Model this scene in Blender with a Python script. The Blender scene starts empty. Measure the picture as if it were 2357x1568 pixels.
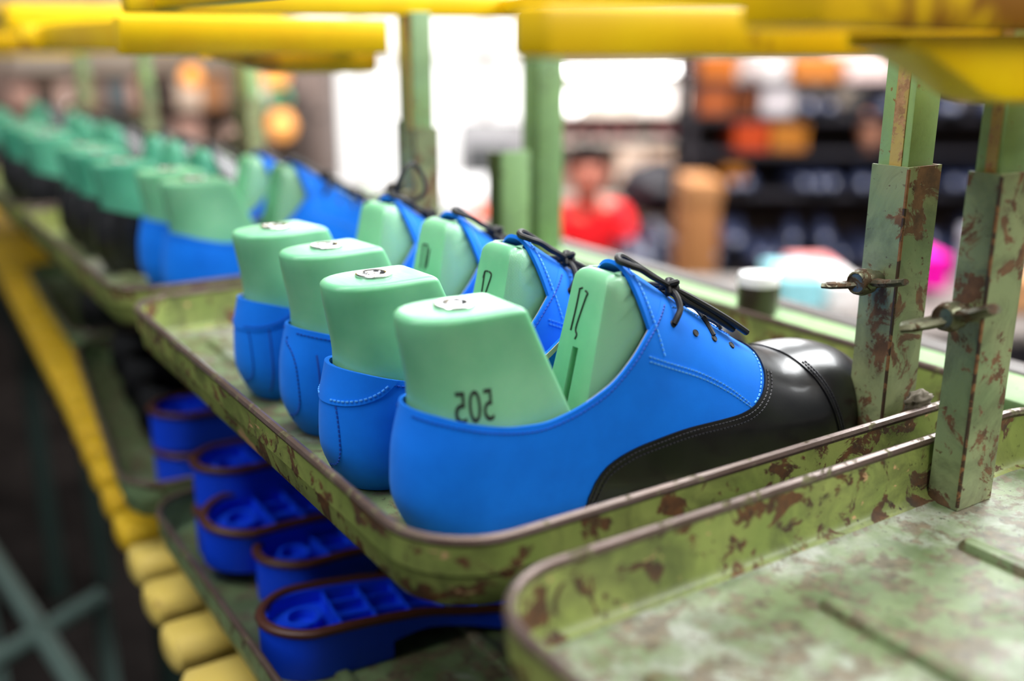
import bpy, bmesh, math, random
from mathutils import Vector, Matrix
random.seed(7)
S = bpy.context.scene
COL = S.collection
PI = math.pi

# ------------------------------------------------------------------ camera
TH = math.radians(16.453)          # looking down
YAW = math.radians(33.119)         # turned right of the conveyor's run (+Y)
CAMZ = 0.242
FW = Vector((math.sin(YAW)*math.cos(TH), math.cos(YAW)*math.cos(TH), -math.sin(TH)))
RT = Vector((math.cos(YAW), -math.sin(YAW), 0))
UP = RT.cross(FW)
cd = bpy.data.cameras.new('camera')
cam = bpy.data.objects.new('camera', cd)
COL.objects.link(cam)
m = Matrix((RT, UP, -FW)).transposed().to_4x4()
m.translation = (0, 0, CAMZ)
cam.matrix_world = m
cd.sensor_width = 36
cd.lens = 36*2350/2357
cd.clip_start = 0.01
cd.dof.use_dof = True
cd.dof.focus_distance = 0.567
cd.dof.aperture_fstop = 2.3
S.camera = cam

# ------------------------------------------------------------------ light
W = bpy.data.worlds.new('hall')
S.world = W
W.use_nodes = True
W.node_tree.nodes['Background'].inputs[0].default_value = (0.93, 0.97, 1.0, 1)
W.node_tree.nodes['Background'].inputs[1].default_value = 0.11

def area(name, loc, target, sx, sy, power, col=(1, 1, 1)):
    l = bpy.data.lights.new(name, 'AREA')
    l.shape = 'RECTANGLE'; l.size = sx; l.size_y = sy; l.energy = power; l.color = col
    o = bpy.data.objects.new(name, l); COL.objects.link(o)
    o.location = loc
    d = Vector(target)-Vector(loc)
    o.rotation_euler = d.to_track_quat('-Z', 'Y').to_euler()
    return o
# assumed unseen strip lights, area lights for assumed window daylight, added fills for the background
area('assumed_strip_light', (0.9, 0.7, 1.7), (0.6, 0.7, 0), 0.4, 3.4, 48, (1, 0.98, 0.95))  # unseen strip over the line, assumed from light falling from above
area('assumed_strip_light', (0.8, -1.2, 1.6), (0.4, 0.5, 0), 2.4, 1.0, 34, (1, 0.98, 0.96))  # unseen strip behind the camera, assumed; lights near faces and the vamp
area('assumed_strip_light', (-1.1, 0.6, 1.7), (0.3, 0.6, 0), 0.3, 2.4, 24, (0.96, 0.98, 1))  # unseen strip added at the left to light heels and lower soles
area('assumed_window_light', (2.7, 0.3, 2.0), (0.4, 0.45, 0.0), 2.8, 1.6, 150, (0.97, 0.99, 1))  # unseen area light added for vamp and cone highlights; its window is assumed
area('assumed_window_light', (3.4, 4.6, 1.5), (0.4, 0.5, 0.0), 3.2, 1.4, 130, (0.97, 0.99, 1))  # unseen area light added for assumed daylight from the back of the hall
area('bench_fill_light', (3.2, 2.6, 2.4), (4.0, 5.2, -0.4), 2.5, 2.5, 260, (1, 0.97, 0.93))  # added fill to brighten the bench and shoe rack, no real source

area('hall_fill_light', (0.2, 5.0, 2.2), (0.9, 7.0, -0.2), 3.0, 0.6, 110, (1, 0.93, 0.86))  # added fill to brighten the far-left rack and wall
S.view_settings.view_transform = 'Standard'
S.view_settings.look = 'None'
S.view_settings.gamma = 1
S.view_settings.use_curve_mapping = False
S.view_settings.exposure = 0.36

# ------------------------------------------------------------------ helpers
def lin(r, g, b):
    def f(c):
        c /= 255.0
        return c/12.92 if c <= 0.04045 else ((c+0.055)/1.055)**2.4
    return (f(r), f(g), f(b), 1)

def itp(tab, x):
    """smooth (Catmull-Rom) table lookup"""
    n = len(tab)
    if x <= tab[0][0]: return tab[0][1]
    if x >= tab[-1][0]: return tab[-1][1]
    for i in range(n-1):
        if tab[i][0] <= x <= tab[i+1][0]: break
    x0, y0 = tab[i]; x1, y1 = tab[i+1]
    h = x1-x0
    d = (y1-y0)/h
    def slope(j):
        if j <= 0 or j >= n-1: return None
        a = (tab[j][1]-tab[j-1][1])/(tab[j][0]-tab[j-1][0])
        b = (tab[j+1][1]-tab[j][1])/(tab[j+1][0]-tab[j][0])
        if a*b <= 0: return 0
        return 2*a*b/(a+b)
    m0 = slope(i); m1 = slope(i+1)
    if m0 is None: m0 = d
    if m1 is None: m1 = d
    t = (x-x0)/h
    return (y0*(1+2*t)*(1-t)**2 + h*m0*t*(1-t)**2 + y1*t*t*(3-2*t) + h*m1*t*t*(t-1))

class MB:
    """collects geometry for ONE mesh"""
    def __init__(s): s.v = []; s.f = []
    def add(s, vs, fs):
        b = len(s.v); s.v += [tuple(p) for p in vs]; s.f += [tuple(b+i for i in f) for f in fs]; return s
    def box(s, x0, x1, y0, y1, z0, z1):
        return s.add([(x0,y0,z0),(x1,y0,z0),(x1,y1,z0),(x0,y1,z0),(x0,y0,z1),(x1,y0,z1),(x1,y1,z1),(x0,y1,z1)],
                     [(3,2,1,0),(4,5,6,7),(0,1,5,4),(1,2,6,5),(2,3,7,6),(3,0,4,7)])
    def rbox(s, x0, x1, y0, y1, z0, z1, r):
        bm = bmesh.new()
        bmesh.ops.create_cube(bm, size=1)
        for v in bm.verts:
            v.co = ((x0+x1)/2+v.co.x*(x1-x0), (y0+y1)/2+v.co.y*(y1-y0), (z0+z1)/2+v.co.z*(z1-z0))
        bmesh.ops.bevel(bm, geom=bm.edges[:], offset=r, segments=2, affect='EDGES', profile=0.5)
        bm.verts.index_update()
        s.add([v.co[:] for v in bm.verts], [[v.index for v in f.verts] for f in bm.faces]); bm.free()
        return s
    def obox(s, c, ax, ay, az, sx, sy, sz):
        c = Vector(c); P = []
        for k in (-1, 1):
            for (i, j) in ((-1,-1),(1,-1),(1,1),(-1,1)):
                P.append(c+ax*(i*sx/2)+ay*(j*sy/2)+az*(k*sz/2))
        return s.add(P, [(3,2,1,0),(4,5,6,7),(0,1,5,4),(1,2,6,5),(2,3,7,6),(3,0,4,7)])
    def tube(s, path, r, n=8, closed=False, flat=1.0):
        path = [Vector(p) for p in path]; N = len(path); rings = []
        prev = None
        for i, p in enumerate(path):
            a = path[(i-1) % N] if (closed or i > 0) else p
            b = path[(i+1) % N] if (closed or i < N-1) else p
            t = (b-a).normalized()
            if prev is None:
                u = t.cross(Vector((0,0,1)))
                if u.length < 1e-3: u = t.cross(Vector((1,0,0)))
            else: u = prev-t*prev.dot(t)
            u.normalize(); prev = u
            w = t.cross(u)
            rr = r[i] if isinstance(r, (list, tuple)) else r
            rings.append([p+(u*math.cos(2*PI*k/n)+w*(math.sin(2*PI*k/n)*flat))*rr for k in range(n)])
        return s.loft(rings, closed=closed, cap=not closed)
    def loft(s, rings, closed=False, cap=True, ringclosed=True):
        n = len(rings[0]); vs = [p for r in rings for p in r]; fs = []
        R = len(rings)
        for i in range(R if closed else R-1):
            a = i*n; b = ((i+1) % R)*n
            for k in range(n if ringclosed else n-1):
                k2 = (k+1) % n
                fs.append((a+k, a+k2, b+k2, b+k))
        if cap and not closed:
            fs.append(tuple(range(n-1, -1, -1))); fs.append(tuple((R-1)*n+k for k in range(n)))
        return s.add(vs, fs)
    def lathe(s, prof, n=20, c=(0,0,0), axis='Z', cap=True):
        rings = []
        for r, h in prof:
            ring = []
            for k in range(n):
                a = 2*PI*k/n; p = (r*math.cos(a), r*math.sin(a), h)
                if axis == 'X': p = (p[2], p[0], p[1])
                if axis == 'Y': p = (p[1], p[2], p[0])
                ring.append((p[0]+c[0], p[1]+c[1], p[2]+c[2]))
            rings.append(ring)
        return s.loft(rings, cap=cap)
    def move(s, M):
        s.v = [tuple(M @ Vector(p)) for p in s.v]; return s
    def mesh(s, name, mat, smooth=True, ang=0.6, merge=0.0):
        bm = bmesh.new()
        vs = [bm.verts.new(p) for p in s.v]
        for f in s.f:
            g = []
            for i in f:
                if vs[i] not in g: g.append(vs[i])
            if len(g) > 2:
                try: bm.faces.new(g)
                except ValueError: pass
        if merge: bmesh.ops.remove_doubles(bm, verts=bm.verts[:], dist=merge)
        bmesh.ops.recalc_face_normals(bm, faces=bm.faces[:])
        if smooth:
            for f in bm.faces: f.smooth = True
            for e in bm.edges:
                if len(e.link_faces) == 2 and e.calc_face_angle(0) > ang: e.smooth = False
        me = bpy.data.meshes.new(name); bm.to_mesh(me); bm.free()
        if mat: me.materials.append(mat)
        return me
    def build(s, name, mat, parent=None, **k):
        return link(name, s.mesh(name, mat, **k), parent)

def link(name, me, parent=None):
    o = bpy.data.objects.new(name, me); COL.objects.link(o)
    if parent: o.parent = parent
    return o
def tag(o, label=None, cat=None, group=None, kind=None):
    if label: o['label'] = label
    if cat: o['category'] = cat
    if group: o['group'] = group
    if kind: o['kind'] = kind
    return o
def thing(name, label, cat, loc=(0,0,0), rz=0, group=None):
    o = bpy.data.objects.new(name, None); COL.objects.link(o)
    o.location = loc; o.rotation_euler = (0, 0, rz); o.empty_display_size = 0.02
    return tag(o, label, cat, group)
def copy_tree(o, parent=None):
    c = o.copy(); COL.objects.link(c); c.parent = parent
    for ch in list(o.children): copy_tree(ch, c)
    return c
def place(o, loc, rz=0, label=None, group=None, rx=0, ry=0, sc=None):
    o.location = loc; o.rotation_euler = (rx, ry, rz)
    if sc: o.scale = (sc, sc, sc)
    if label: o['label'] = label
    if group: o['group'] = group
    return o

# ------------------------------------------------------------------ materials
def mat(name, col, rough=0.5, metal=0.0, spec=0.5, coat=0, sheen=0, sss=0, sssr=None, emit=None, es=0):
    m = bpy.data.materials.new(name); m.use_nodes = True
    b = m.node_tree.nodes['Principled BSDF']
    b.inputs['Base Color'].default_value = col
    b.inputs['Roughness'].default_value = rough
    b.inputs['Metallic'].default_value = metal
    b.inputs['Specular IOR Level'].default_value = spec
    b.inputs['Coat Weight'].default_value = coat
    b.inputs['Coat Roughness'].default_value = 0.12
    if sheen:
        b.inputs['Sheen Weight'].default_value = sheen
        b.inputs['Sheen Roughness'].default_value = 0.5
        b.inputs['Sheen Tint'].default_value = (0.5, 0.75, 1, 1)
    if sss:
        b.inputs['Subsurface Weight'].default_value = sss
        b.inputs['Subsurface Radius'].default_value = sssr
        b.inputs['Subsurface Scale'].default_value = 1.0
    if emit:
        b.inputs['Emission Color'].default_value = emit
        b.inputs['Emission Strength'].default_value = es
    return m
class NT:
    def __init__(s, m): s.t = m.node_tree; s.b = s.t.nodes['Principled BSDF']; s.n = s.t.nodes; s.l = s.t.links
    def coords(s, scale=(1,1,1), rand=True):
        tc = s.n.new('ShaderNodeTexCoord'); mp = s.n.new('ShaderNodeMapping')
        mp.inputs['Scale'].default_value = scale
        s.l.new(tc.outputs['Object'], mp.inputs['Vector'])
        if rand:
            oi = s.n.new('ShaderNodeObjectInfo'); ml = s.n.new('ShaderNodeMath'); ml.operation = 'MULTIPLY'; ml.inputs[1].default_value = 37.0
            s.l.new(oi.outputs['Random'], ml.inputs[0]); s.l.new(ml.outputs[0], mp.inputs['Location'])
        return mp.outputs['Vector']
    def noise(s, vec, scale, detail=6, rough=0.6, dist=0):
        n = s.n.new('ShaderNodeTexNoise'); n.inputs['Scale'].default_value = scale
        n.inputs['Detail'].default_value = detail; n.inputs['Roughness'].default_value = rough; n.inputs['Distortion'].default_value = dist
        s.l.new(vec, n.inputs['Vector']); return n.outputs['Fac']
    def ramp(s, fac, stops, interp='LINEAR'):
        r = s.n.new('ShaderNodeValToRGB'); r.color_ramp.interpolation = interp
        e = r.color_ramp.elements
        while len(e) > 1: e.remove(e[-1])
        e[0].position = stops[0][0]; c = stops[0][1]; e[0].color = c if isinstance(c, tuple) else (c,c,c,1)
        for p, c in stops[1:]:
            q = e.new(p); q.color = c if isinstance(c, tuple) else (c,c,c,1)
        s.l.new(fac, r.inputs['Fac']); return r.outputs['Color']
    def mix(s, fac, a, b, blend='MIX'):
        m = s.n.new('ShaderNodeMix'); m.data_type = 'RGBA'; m.blend_type = blend
        for sock, v in ((m.inputs[0], fac), (m.inputs[6], a), (m.inputs[7], b)):
            if isinstance(v, (float, int)): sock.default_value = v
            elif isinstance(v, tuple): sock.default_value = v
            else: s.l.new(v, sock)
        return m.outputs[2]
    def bump(s, h, strength=0.3, dist=0.001):
        b = s.n.new('ShaderNodeBump'); b.inputs['Strength'].default_value = strength; b.inputs['Distance'].default_value = dist
        s.l.new(h, b.inputs['Height']); s.l.new(b.outputs['Normal'], s.b.inputs['Normal'])
    def set(s, sock, out): s.l.new(out, s.b.inputs[sock])

def chipped(name, c1, c2, rust1, rust2, amount=0.5, scale=1.0, rough=0.42, smudge=0.5, scratch=False):
    m = mat(name, c1, rough); t = NT(m); v = t.coords()
    hue = t.ramp(t.noise(v, 14*scale, 3), [(0.35, c1), (0.65, c2)])
    big = t.ramp(t.noise(v, 42*scale, 10, 0.66, 0.6), [(amount, 0.0), (amount+0.035, 1.0)])
    rcol = t.ramp(t.noise(v, 130*scale, 6), [(0.3, rust1), (0.7, rust2)])
    col = t.mix(big, hue, rcol)
    fine = t.ramp(t.noise(v, 190*scale, 5, 0.7), [(0.63, 0.0), (0.68, 1.0)])
    col = t.mix(fine, col, rust1)
    dirt = t.ramp(t.noise(v, 22*scale, 6, 0.7, 1.0), [(0.44, 0.0), (0.70, smudge)])
    col = t.mix(dirt, col, lin(52, 50, 38))
    if scratch:
        vs = t.coords((1.0, 0.22, 1.6))
        sc_ = t.ramp(t.noise(vs, 60*scale, 8, 0.7, 0.3), [(0.63, 0.0), (0.66, 1.0)])
        col = t.mix(sc_, col, lin(198, 158, 116))
    t.set('Base Color', col)
    t.set('Roughness', t.ramp(big, [(0, rough), (1, 0.75)]))
    t.bump(t.mix(0.5, big, t.noise(v, 300*scale, 4)), 0.35, 0.0006)
    return m
RUST1, RUST2 = lin(50, 34, 20), lin(112, 72, 36)
M = {}
M['tray_out'] = chipped('chipped yellow-green paint', lin(150, 160, 88), lin(122, 138, 70), RUST1, RUST2, 0.535, 1.0, 0.4, 0.7, True)
M['tray_low'] = chipped('dull sea-green paint', lin(112, 140, 104), lin(120, 142, 96), RUST1, lin(90, 66, 44), 0.56, 1.0, 0.45, 0.75)
M['rim'] = chipped('worn brown rim', lin(104, 88, 82), lin(92, 74, 66), lin(60, 40, 30), lin(120, 120, 84), 0.56, 2.2, 0.34, 0.3)
M['rim'].node_tree.nodes['Principled BSDF'].inputs['Metallic'].default_value = 0.35
M['sleeve'] = chipped('sleeve paint', lin(150, 156, 114), lin(120, 138, 98), lin(80, 54, 36), lin(134, 96, 64), 0.53, 0.9, 0.42, 0.6)
M['post'] = chipped('post paint', lin(126, 158, 112), lin(134, 164, 96), lin(130, 92, 50), lin(176, 140, 86), 0.64, 0.8, 0.4, 0.25)
M['frame'] = chipped('frame paint', lin(122, 158, 96), lin(116, 150, 104), RUST1, RUST2, 0.66, 0.6, 0.62, 0.35)
def floor_paint():
    m = mat('worn tray floor', lin(120, 150, 110), 0.35); t = NT(m); v = t.coords()
    base = t.ramp(t.noise(v, 30, 8, 0.7, 0.1), [(0.32, lin(76, 92, 56)), (0.6, lin(110, 126, 86))])
    bare = t.ramp(t.noise(v, 7, 7, 0.68, 0.2), [(0.52, 0.0), (0.66, 0.9)])
    base = t.mix(bare, base, t.ramp(t.noise(v, 50, 6), [(0.35, lin(124, 124, 116)), (0.65, lin(196, 196, 192))]))
    wear = t.ramp(t.noise(v, 75, 10, 0.72, 0.15), [(0.49, 0.0), (0.55, 0.85)])
    col = t.mix(wear, base, t.ramp(t.noise(v, 140, 4), [(0.3, lin(64, 54, 42)), (0.7, lin(116, 100, 78))]))
    sp = t.ramp(t.noise(v, 210, 4, 0.7), [(0.64, 0.0), (0.68, 1.0)])
    col = t.mix(sp, col, lin(44, 38, 32))
    t.set('Base Color', col)
    t.set('Roughness', t.ramp(t.noise(v, 40, 6), [(0.35, 0.28), (0.7, 0.6)]))
    t.bump(t.noise(v, 120, 8), 0.25, 0.0008)
    return m
M['tray_floor'] = floor_paint()
def blue_leather():
    m = mat('cobalt nubuck', lin(4, 104, 212), 0.75, spec=0.16, sheen=0.12); t = NT(m); v = t.coords()
    t.set('Base Color', t.ramp(t.noise(v, 26, 6, 0.6), [(0.3, (0.0005, 0.142, 0.70, 1)), (0.7, (0.001, 0.185, 0.86, 1))]))
    t.bump(t.noise(v, 900, 4), 0.12, 0.0004)
    return m
M['blue'] = blue_leather()
def black_leather(name, rough, base):
    m = mat(name, base, rough, spec=0.55, coat=0.25); t = NT(m); v = t.coords()
    t.bump(t.noise(v, 500, 5), 0.10, 0.0005)
    t.set('Roughness', t.ramp(t.noise(v, 40, 5), [(0.3, rough-0.05), (0.7, rough+0.08)]))
    return m
M['black'] = black_leather('black calf leather', 0.33, lin(11, 11, 16))
M['lining'] = mat('pale lining', lin(196, 190, 170), 0.8)
def last_plastic():
    m = mat('mint last plastic', lin(112, 178, 132), 0.34, spec=0.5, sss=0.28, sssr=(0.004, 0.011, 0.006)); t = NT(m); v = t.coords()
    t.set('Base Color', t.ramp(t.noise(v, 18, 4), [(0.3, lin(106, 180, 138)), (0.7, lin(134, 198, 156))]))
    vs = t.coords((900, 60, 60))
    t.set('Roughness', t.ramp(t.noise(vs, 1, 5), [(0.3, 0.28), (0.7, 0.44)]))
    t.bump(t.noise(t.coords((1, 1, 0.3)), 420, 4), 0.10, 0.0004)
    return m
M['last'] = last_plastic()
def milled_lit_plastic():
    m = mat('lightened mint last plastic with milling marks', lin(142, 202, 164), 0.22, spec=0.8, sss=0.25, sssr=(0.004, 0.011, 0.006)); t = NT(m)  # paler mint puts the cone sides' highlights into the colour; marks are bumps
    v = t.coords((1, 1, 1), rand=False)
    sep = t.n.new('ShaderNodeSeparateXYZ'); t.l.new(v, sep.inputs[0])
    cmb = t.n.new('ShaderNodeCombineXYZ'); t.l.new(sep.outputs[2], cmb.inputs[0]); t.l.new(sep.outputs[0], cmb.inputs[1])
    br = t.n.new('ShaderNodeTexBrick'); br.inputs['Scale'].default_value = 260
    br.inputs['Mortar Size'].default_value = 0.03; br.inputs['Mortar Smooth'].default_value = 1
    br.inputs['Color1'].default_value = (0.7,0.7,0.7,1); br.inputs['Color2'].default_value = (1,1,1,1); br.inputs['Mortar'].default_value = (0,0,0,1)
    t.l.new(cmb.outputs[0], br.inputs['Vector'])
    t.bump(br.outputs['Color'], 0.6, 0.0008)
    return m
M['milled_lit'] = milled_lit_plastic()
M['steel'] = mat('bright steel', lin(205, 205, 205), 0.22, metal=1)
M['dark_hole'] = mat('dark bore', lin(16, 20, 26), 0.5)
M['ink'] = mat('black ink', lin(22, 26, 24), 0.6)
M['lace'] = mat('black waxed lace', lin(14, 15, 20), 0.6)
M['stitch_blue'] = mat('light blue thread', lin(84, 168, 246), 0.6)
M['stitch_dblue'] = mat('dark blue thread', lin(0, 70, 170), 0.6)
M['stitch_black'] = mat('black thread', lin(34, 34, 42), 0.5)
M['sole_blue'] = mat('ultramarine rubber', (0.003, 0.060, 0.78, 1), 0.5, spec=0.35)
M['welt'] = mat('brown welt', lin(74, 38, 26), 0.45)
def yellow_paint(name, c1, c2, wear, wcol):
    m = mat(name, c1, 0.38, spec=0.5); t = NT(m); v = t.coords()
    col = t.ramp(t.noise(v, 16, 4), [(0.35, c1), (0.65, c2)])
    w = t.ramp(t.noise(v, 20, 5, 0.6, 0.5), [(wear, 0.0), (wear+0.1, 0.9)])
    t.set('Base Color', t.mix(w, col, wcol)); return m
M['yellow'] = yellow_paint('yellow enamel', (0.90, 0.60, 0.001, 1), (0.84, 0.50, 0.001, 1), 0.64, lin(150, 84, 20))
M['slat'] = yellow_paint('yellow slat', (0.80, 0.52, 0.03, 1), (0.72, 0.44, 0.02, 1), 0.66, lin(120, 80, 30))
M['slat_pale'] = yellow_paint('pale worn slat', (0.72, 0.55, 0.16, 1), (0.78, 0.58, 0.12, 1), 0.64, lin(140, 90, 40))
M['bolt'] = chipped('worn bolt', lin(120, 122, 96), lin(90, 86, 70), lin(60, 46, 34), lin(110, 84, 60), 0.5, 2.5, 0.32, 0.3)
M['bolt'].node_tree.nodes['Principled BSDF'].inputs['Metallic'].default_value = 0.6
M['bare'] = chipped('bare tan strip', lin(186, 160, 92), lin(170, 140, 76), lin(130, 92, 56), lin(196, 150, 104), 0.5, 1.5, 0.4, 0.2)
M['fold'] = chipped('rusted fold', lin(66, 44, 28), lin(52, 38, 26), lin(110, 72, 40), lin(150, 104, 66), 0.5, 1.5, 0.6, 0.3)
M['grease'] = mat('caked dirt', lin(96, 88, 74), 0.8)
M['dark_steel'] = mat('dark green steel', lin(18, 34, 30), 0.5)
M['black_steel'] = mat('black rubber rail', lin(16, 16, 18), 0.5)
# ------------------------------------------------------------------ the setting
FLOORZ = -1.36
def hall(px, py, d):
    """a point of the hall d metres ahead of the camera's stand, seen in direction (px, py) of the photograph"""
    F = 2350*math.cos(TH)-(py-784)*math.sin(TH)
    zc = -2350*math.sin(TH)-(py-784)*math.cos(TH)
    return Vector(((px-1178.5)/F*d, d, CAMZ+d*zc/F))
FLAT = Matrix.Rotation(-YAW, 4, 'Z')      # the hall's own axes: x right, y ahead
def hw(p): return FLAT @ Vector(p)

fm = mat('dark hall floor', lin(40, 36, 34), 0.9, spec=0.0); t = NT(fm); v = t.coords(rand=False)
t.set('Base Color', t.ramp(t.noise(v, 3, 8, 0.7), [(0.3, lin(8, 7, 7)), (0.7, lin(28, 25, 24))]))
o = MB().box(-9, 14, -6, 16, FLOORZ-0.1, FLOORZ).build('floor', fm, smooth=False); tag(o, kind='structure')
wm = mat('hall wall', lin(168, 150, 134), 0.8); t = NT(wm); v = t.coords(rand=False)
t.set('Base Color', t.ramp(t.noise(v, 0.8, 5), [(0.35, lin(150, 130, 112)), (0.65, lin(196, 182, 168))]))
WALLD = 9.0
# back wall with a glazed daylight front (opening left for the panes)
wl = MB()
gx0, gx1 = hall(690, 300, WALLD).x, hall(1262, 300, WALLD).x
gz0, gz1 = FLOORZ+0.25, 1.3
wl.box(-7, gx0, WALLD, WALLD+0.2, FLOORZ, 3.0)
wl.box(gx1, 9, WALLD, WALLD+0.2, FLOORZ, 3.0)
wl.box(gx0, gx1, WALLD, WALLD+0.2, FLOORZ, gz0)
wl.box(gx0, gx1, WALLD, WALLD+0.2, gz1, 3.0)
wb = wl.build('wall_back', wm, smooth=False); wb.rotation_euler = (0, 0, -YAW); tag(wb, kind='structure')
daylight = mat('daylight behind frosted glass', (0.9, 0.9, 0.9, 1), 0.4, emit=(1.0, 0.985, 0.97, 1), es=0.72)
winframe = mat('white window frame', lin(214, 208, 204), 0.5)
win = bpy.data.objects.new('window_1', None); COL.objects.link(win); win.rotation_euler = (0, 0, -YAW); tag(win, kind='structure')
npan = 4; pw = (gx1-gx0)/npan
pane = MB().box(0.03, pw-0.03, 0, 0.02, 0.03, (gz1-gz0)/2-0.03).mesh('pane', daylight, smooth=False)
for i in range(npan):
    for j in range(2):
        p = link('pane', pane, win); p.location = (gx0+i*pw, WALLD+0.08, gz0+j*(gz1-gz0)/2)
fr = MB()
for i in range(npan+1): fr.box(gx0+i*pw-0.04, gx0+i*pw+0.04, WALLD-0.02, WALLD+0.1, gz0, gz1)
for z in (gz0, (gz0+gz1)/2, gz1): fr.box(gx0, gx1, WALLD-0.02, WALLD+0.1, z-0.04, z+0.04)
fr.build('window_frame', winframe, win, smooth=False)

# ------------------------------------------------------------------ shoe surface
L = 0.328
T_W = [(0, .0295), (.03, .0315), (.06, .0325), (.10, .0345), (.14, .0380), (.18, .0425), (.215, .0450), (.245, .0450), (.27, .042), (.29, .038), (.328, .030)]
T_R = [(0, .150), (.05, .150), (.09, .147), (.115, .1355), (.13, .1270), (.15, .1140), (.18, .0950), (.205, .0785), (.22, .0695), (.235, .0628), (.248, .0600), (.262, .0603), (.276, .0594), (.29, .0560), (.305, .0487), (.318, .038), (.328, .0175)]
T_B = [(0, .0), (.10, .001), (.16, .0), (.24, .001), (.28, .005), (.328, .0155)]
T_N = [(0, 5), (.06, 4.6), (.10, 3.0), (.13, 2.3), (.16, 2.0), (.20, 2.05), (.24, 2.3), (.28, 2.5), (.328, 2.2)]
T_HB = [(0, .009), (.010, .0025), (.028, -.003), (.045, -.0022), (.072, .0035), (.10, .008), (.15, .010)]
T_LEAN = [(0, .955), (.02, 1.0), (.045, .985), (.075, .87), (.11, .80), (.15, .78)]
CH = {}
def station(x0):
    k = round(x0, 6)
    if k in CH: return CH[k]
    w = itp(T_W, x0)
    if x0 < .034: w *= math.sqrt(max(0, 1-(1-x0/.034)**2))
    xt = .255
    if x0 > xt: w *= math.sqrt(max(0, 1-((x0-xt)/(L-xt))**2.35))
    zb = itp(T_B, x0); zr = itp(T_R, x0)
    if x0 > L-1e-6: zr = zb+.002
    le = 1-min(1, max(0, (x0-.055)/.085)); le = le*le*(3-2*le)
    CH[k] = (w, zb, zr, itp(T_N, x0), le)
    return CH[k]
def surf0(x0, tau, side):
    w, zb, zr, n, le = station(x0)
    z = zb+(zr-zb)*tau
    g = max(0.0, 1-tau**n)**(1/n)
    d = z-zb
    k = max(0, 1-d/.013)
    g *= 1-.17*k*k*(1 if zr-zb > .03 else max(0.0, (zr-zb)/.03))
    if le: g *= 1+(itp(T_LEAN, z)-1)*le
    hb = itp(T_HB, z)*max(0, 1-x0/.085)**2
    return Vector((x0+hb, side*w*g, z))
def surf(x0, tau, side, off=0.0):
    p = surf0(x0, tau, side)
    if off == 0: return p
    e = 2e-4
    xa, xb = max(0.0, x0-e*4), min(L, x0+e*4)
    ta, tb = max(0.0, tau-.004), min(1.0, tau+.004)
    du = surf0(xb, tau, side)-surf0(xa, tau, side)
    dt = surf0(x0, tb, side)-surf0(x0, ta, side)
    n = du.cross(dt)
    if n.length < 1e-12: n = Vector((x0-L/2, 0, 0))
    n.normalize()
    ref = Vector((0, side, 0.3)) if .02 < x0 < L-.015 else Vector(((x0-L/2)*6, side*.2, .3))
    if n.dot(ref) < 0: n = -n
    if x0 <= 1e-6: n = Vector((-1, 0, 0.05)).normalized()
    if tau >= 1-1e-6 and x0 < L-.002: n.y = 0; n.normalize()
    return p+n*off
def on(x, z, side=-1, off=0.0):
    """surface point of the shoe at given x and height"""
    x0 = x
    for _ in range(4):
        x0 = min(L, max(0.0, x-itp(T_HB, z)*max(0, 1-x0/.085)**2))
    w, zb, zr, n, le = station(x0)
    tau = min(1.0, max(0.0, (z-zb)/(zr-zb)))
    return surf(x0, tau, side, off)
def on_y(x, y, off=0.0):
    """surface point at given x and distance from the ridge"""
    w, zb, zr, n, le = station(x)
    g = min(1, abs(y)/w)
    return surf(x, max(0.0, 1-g**n)**(1/n), -1 if y < 0 else 1, off)

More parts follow.
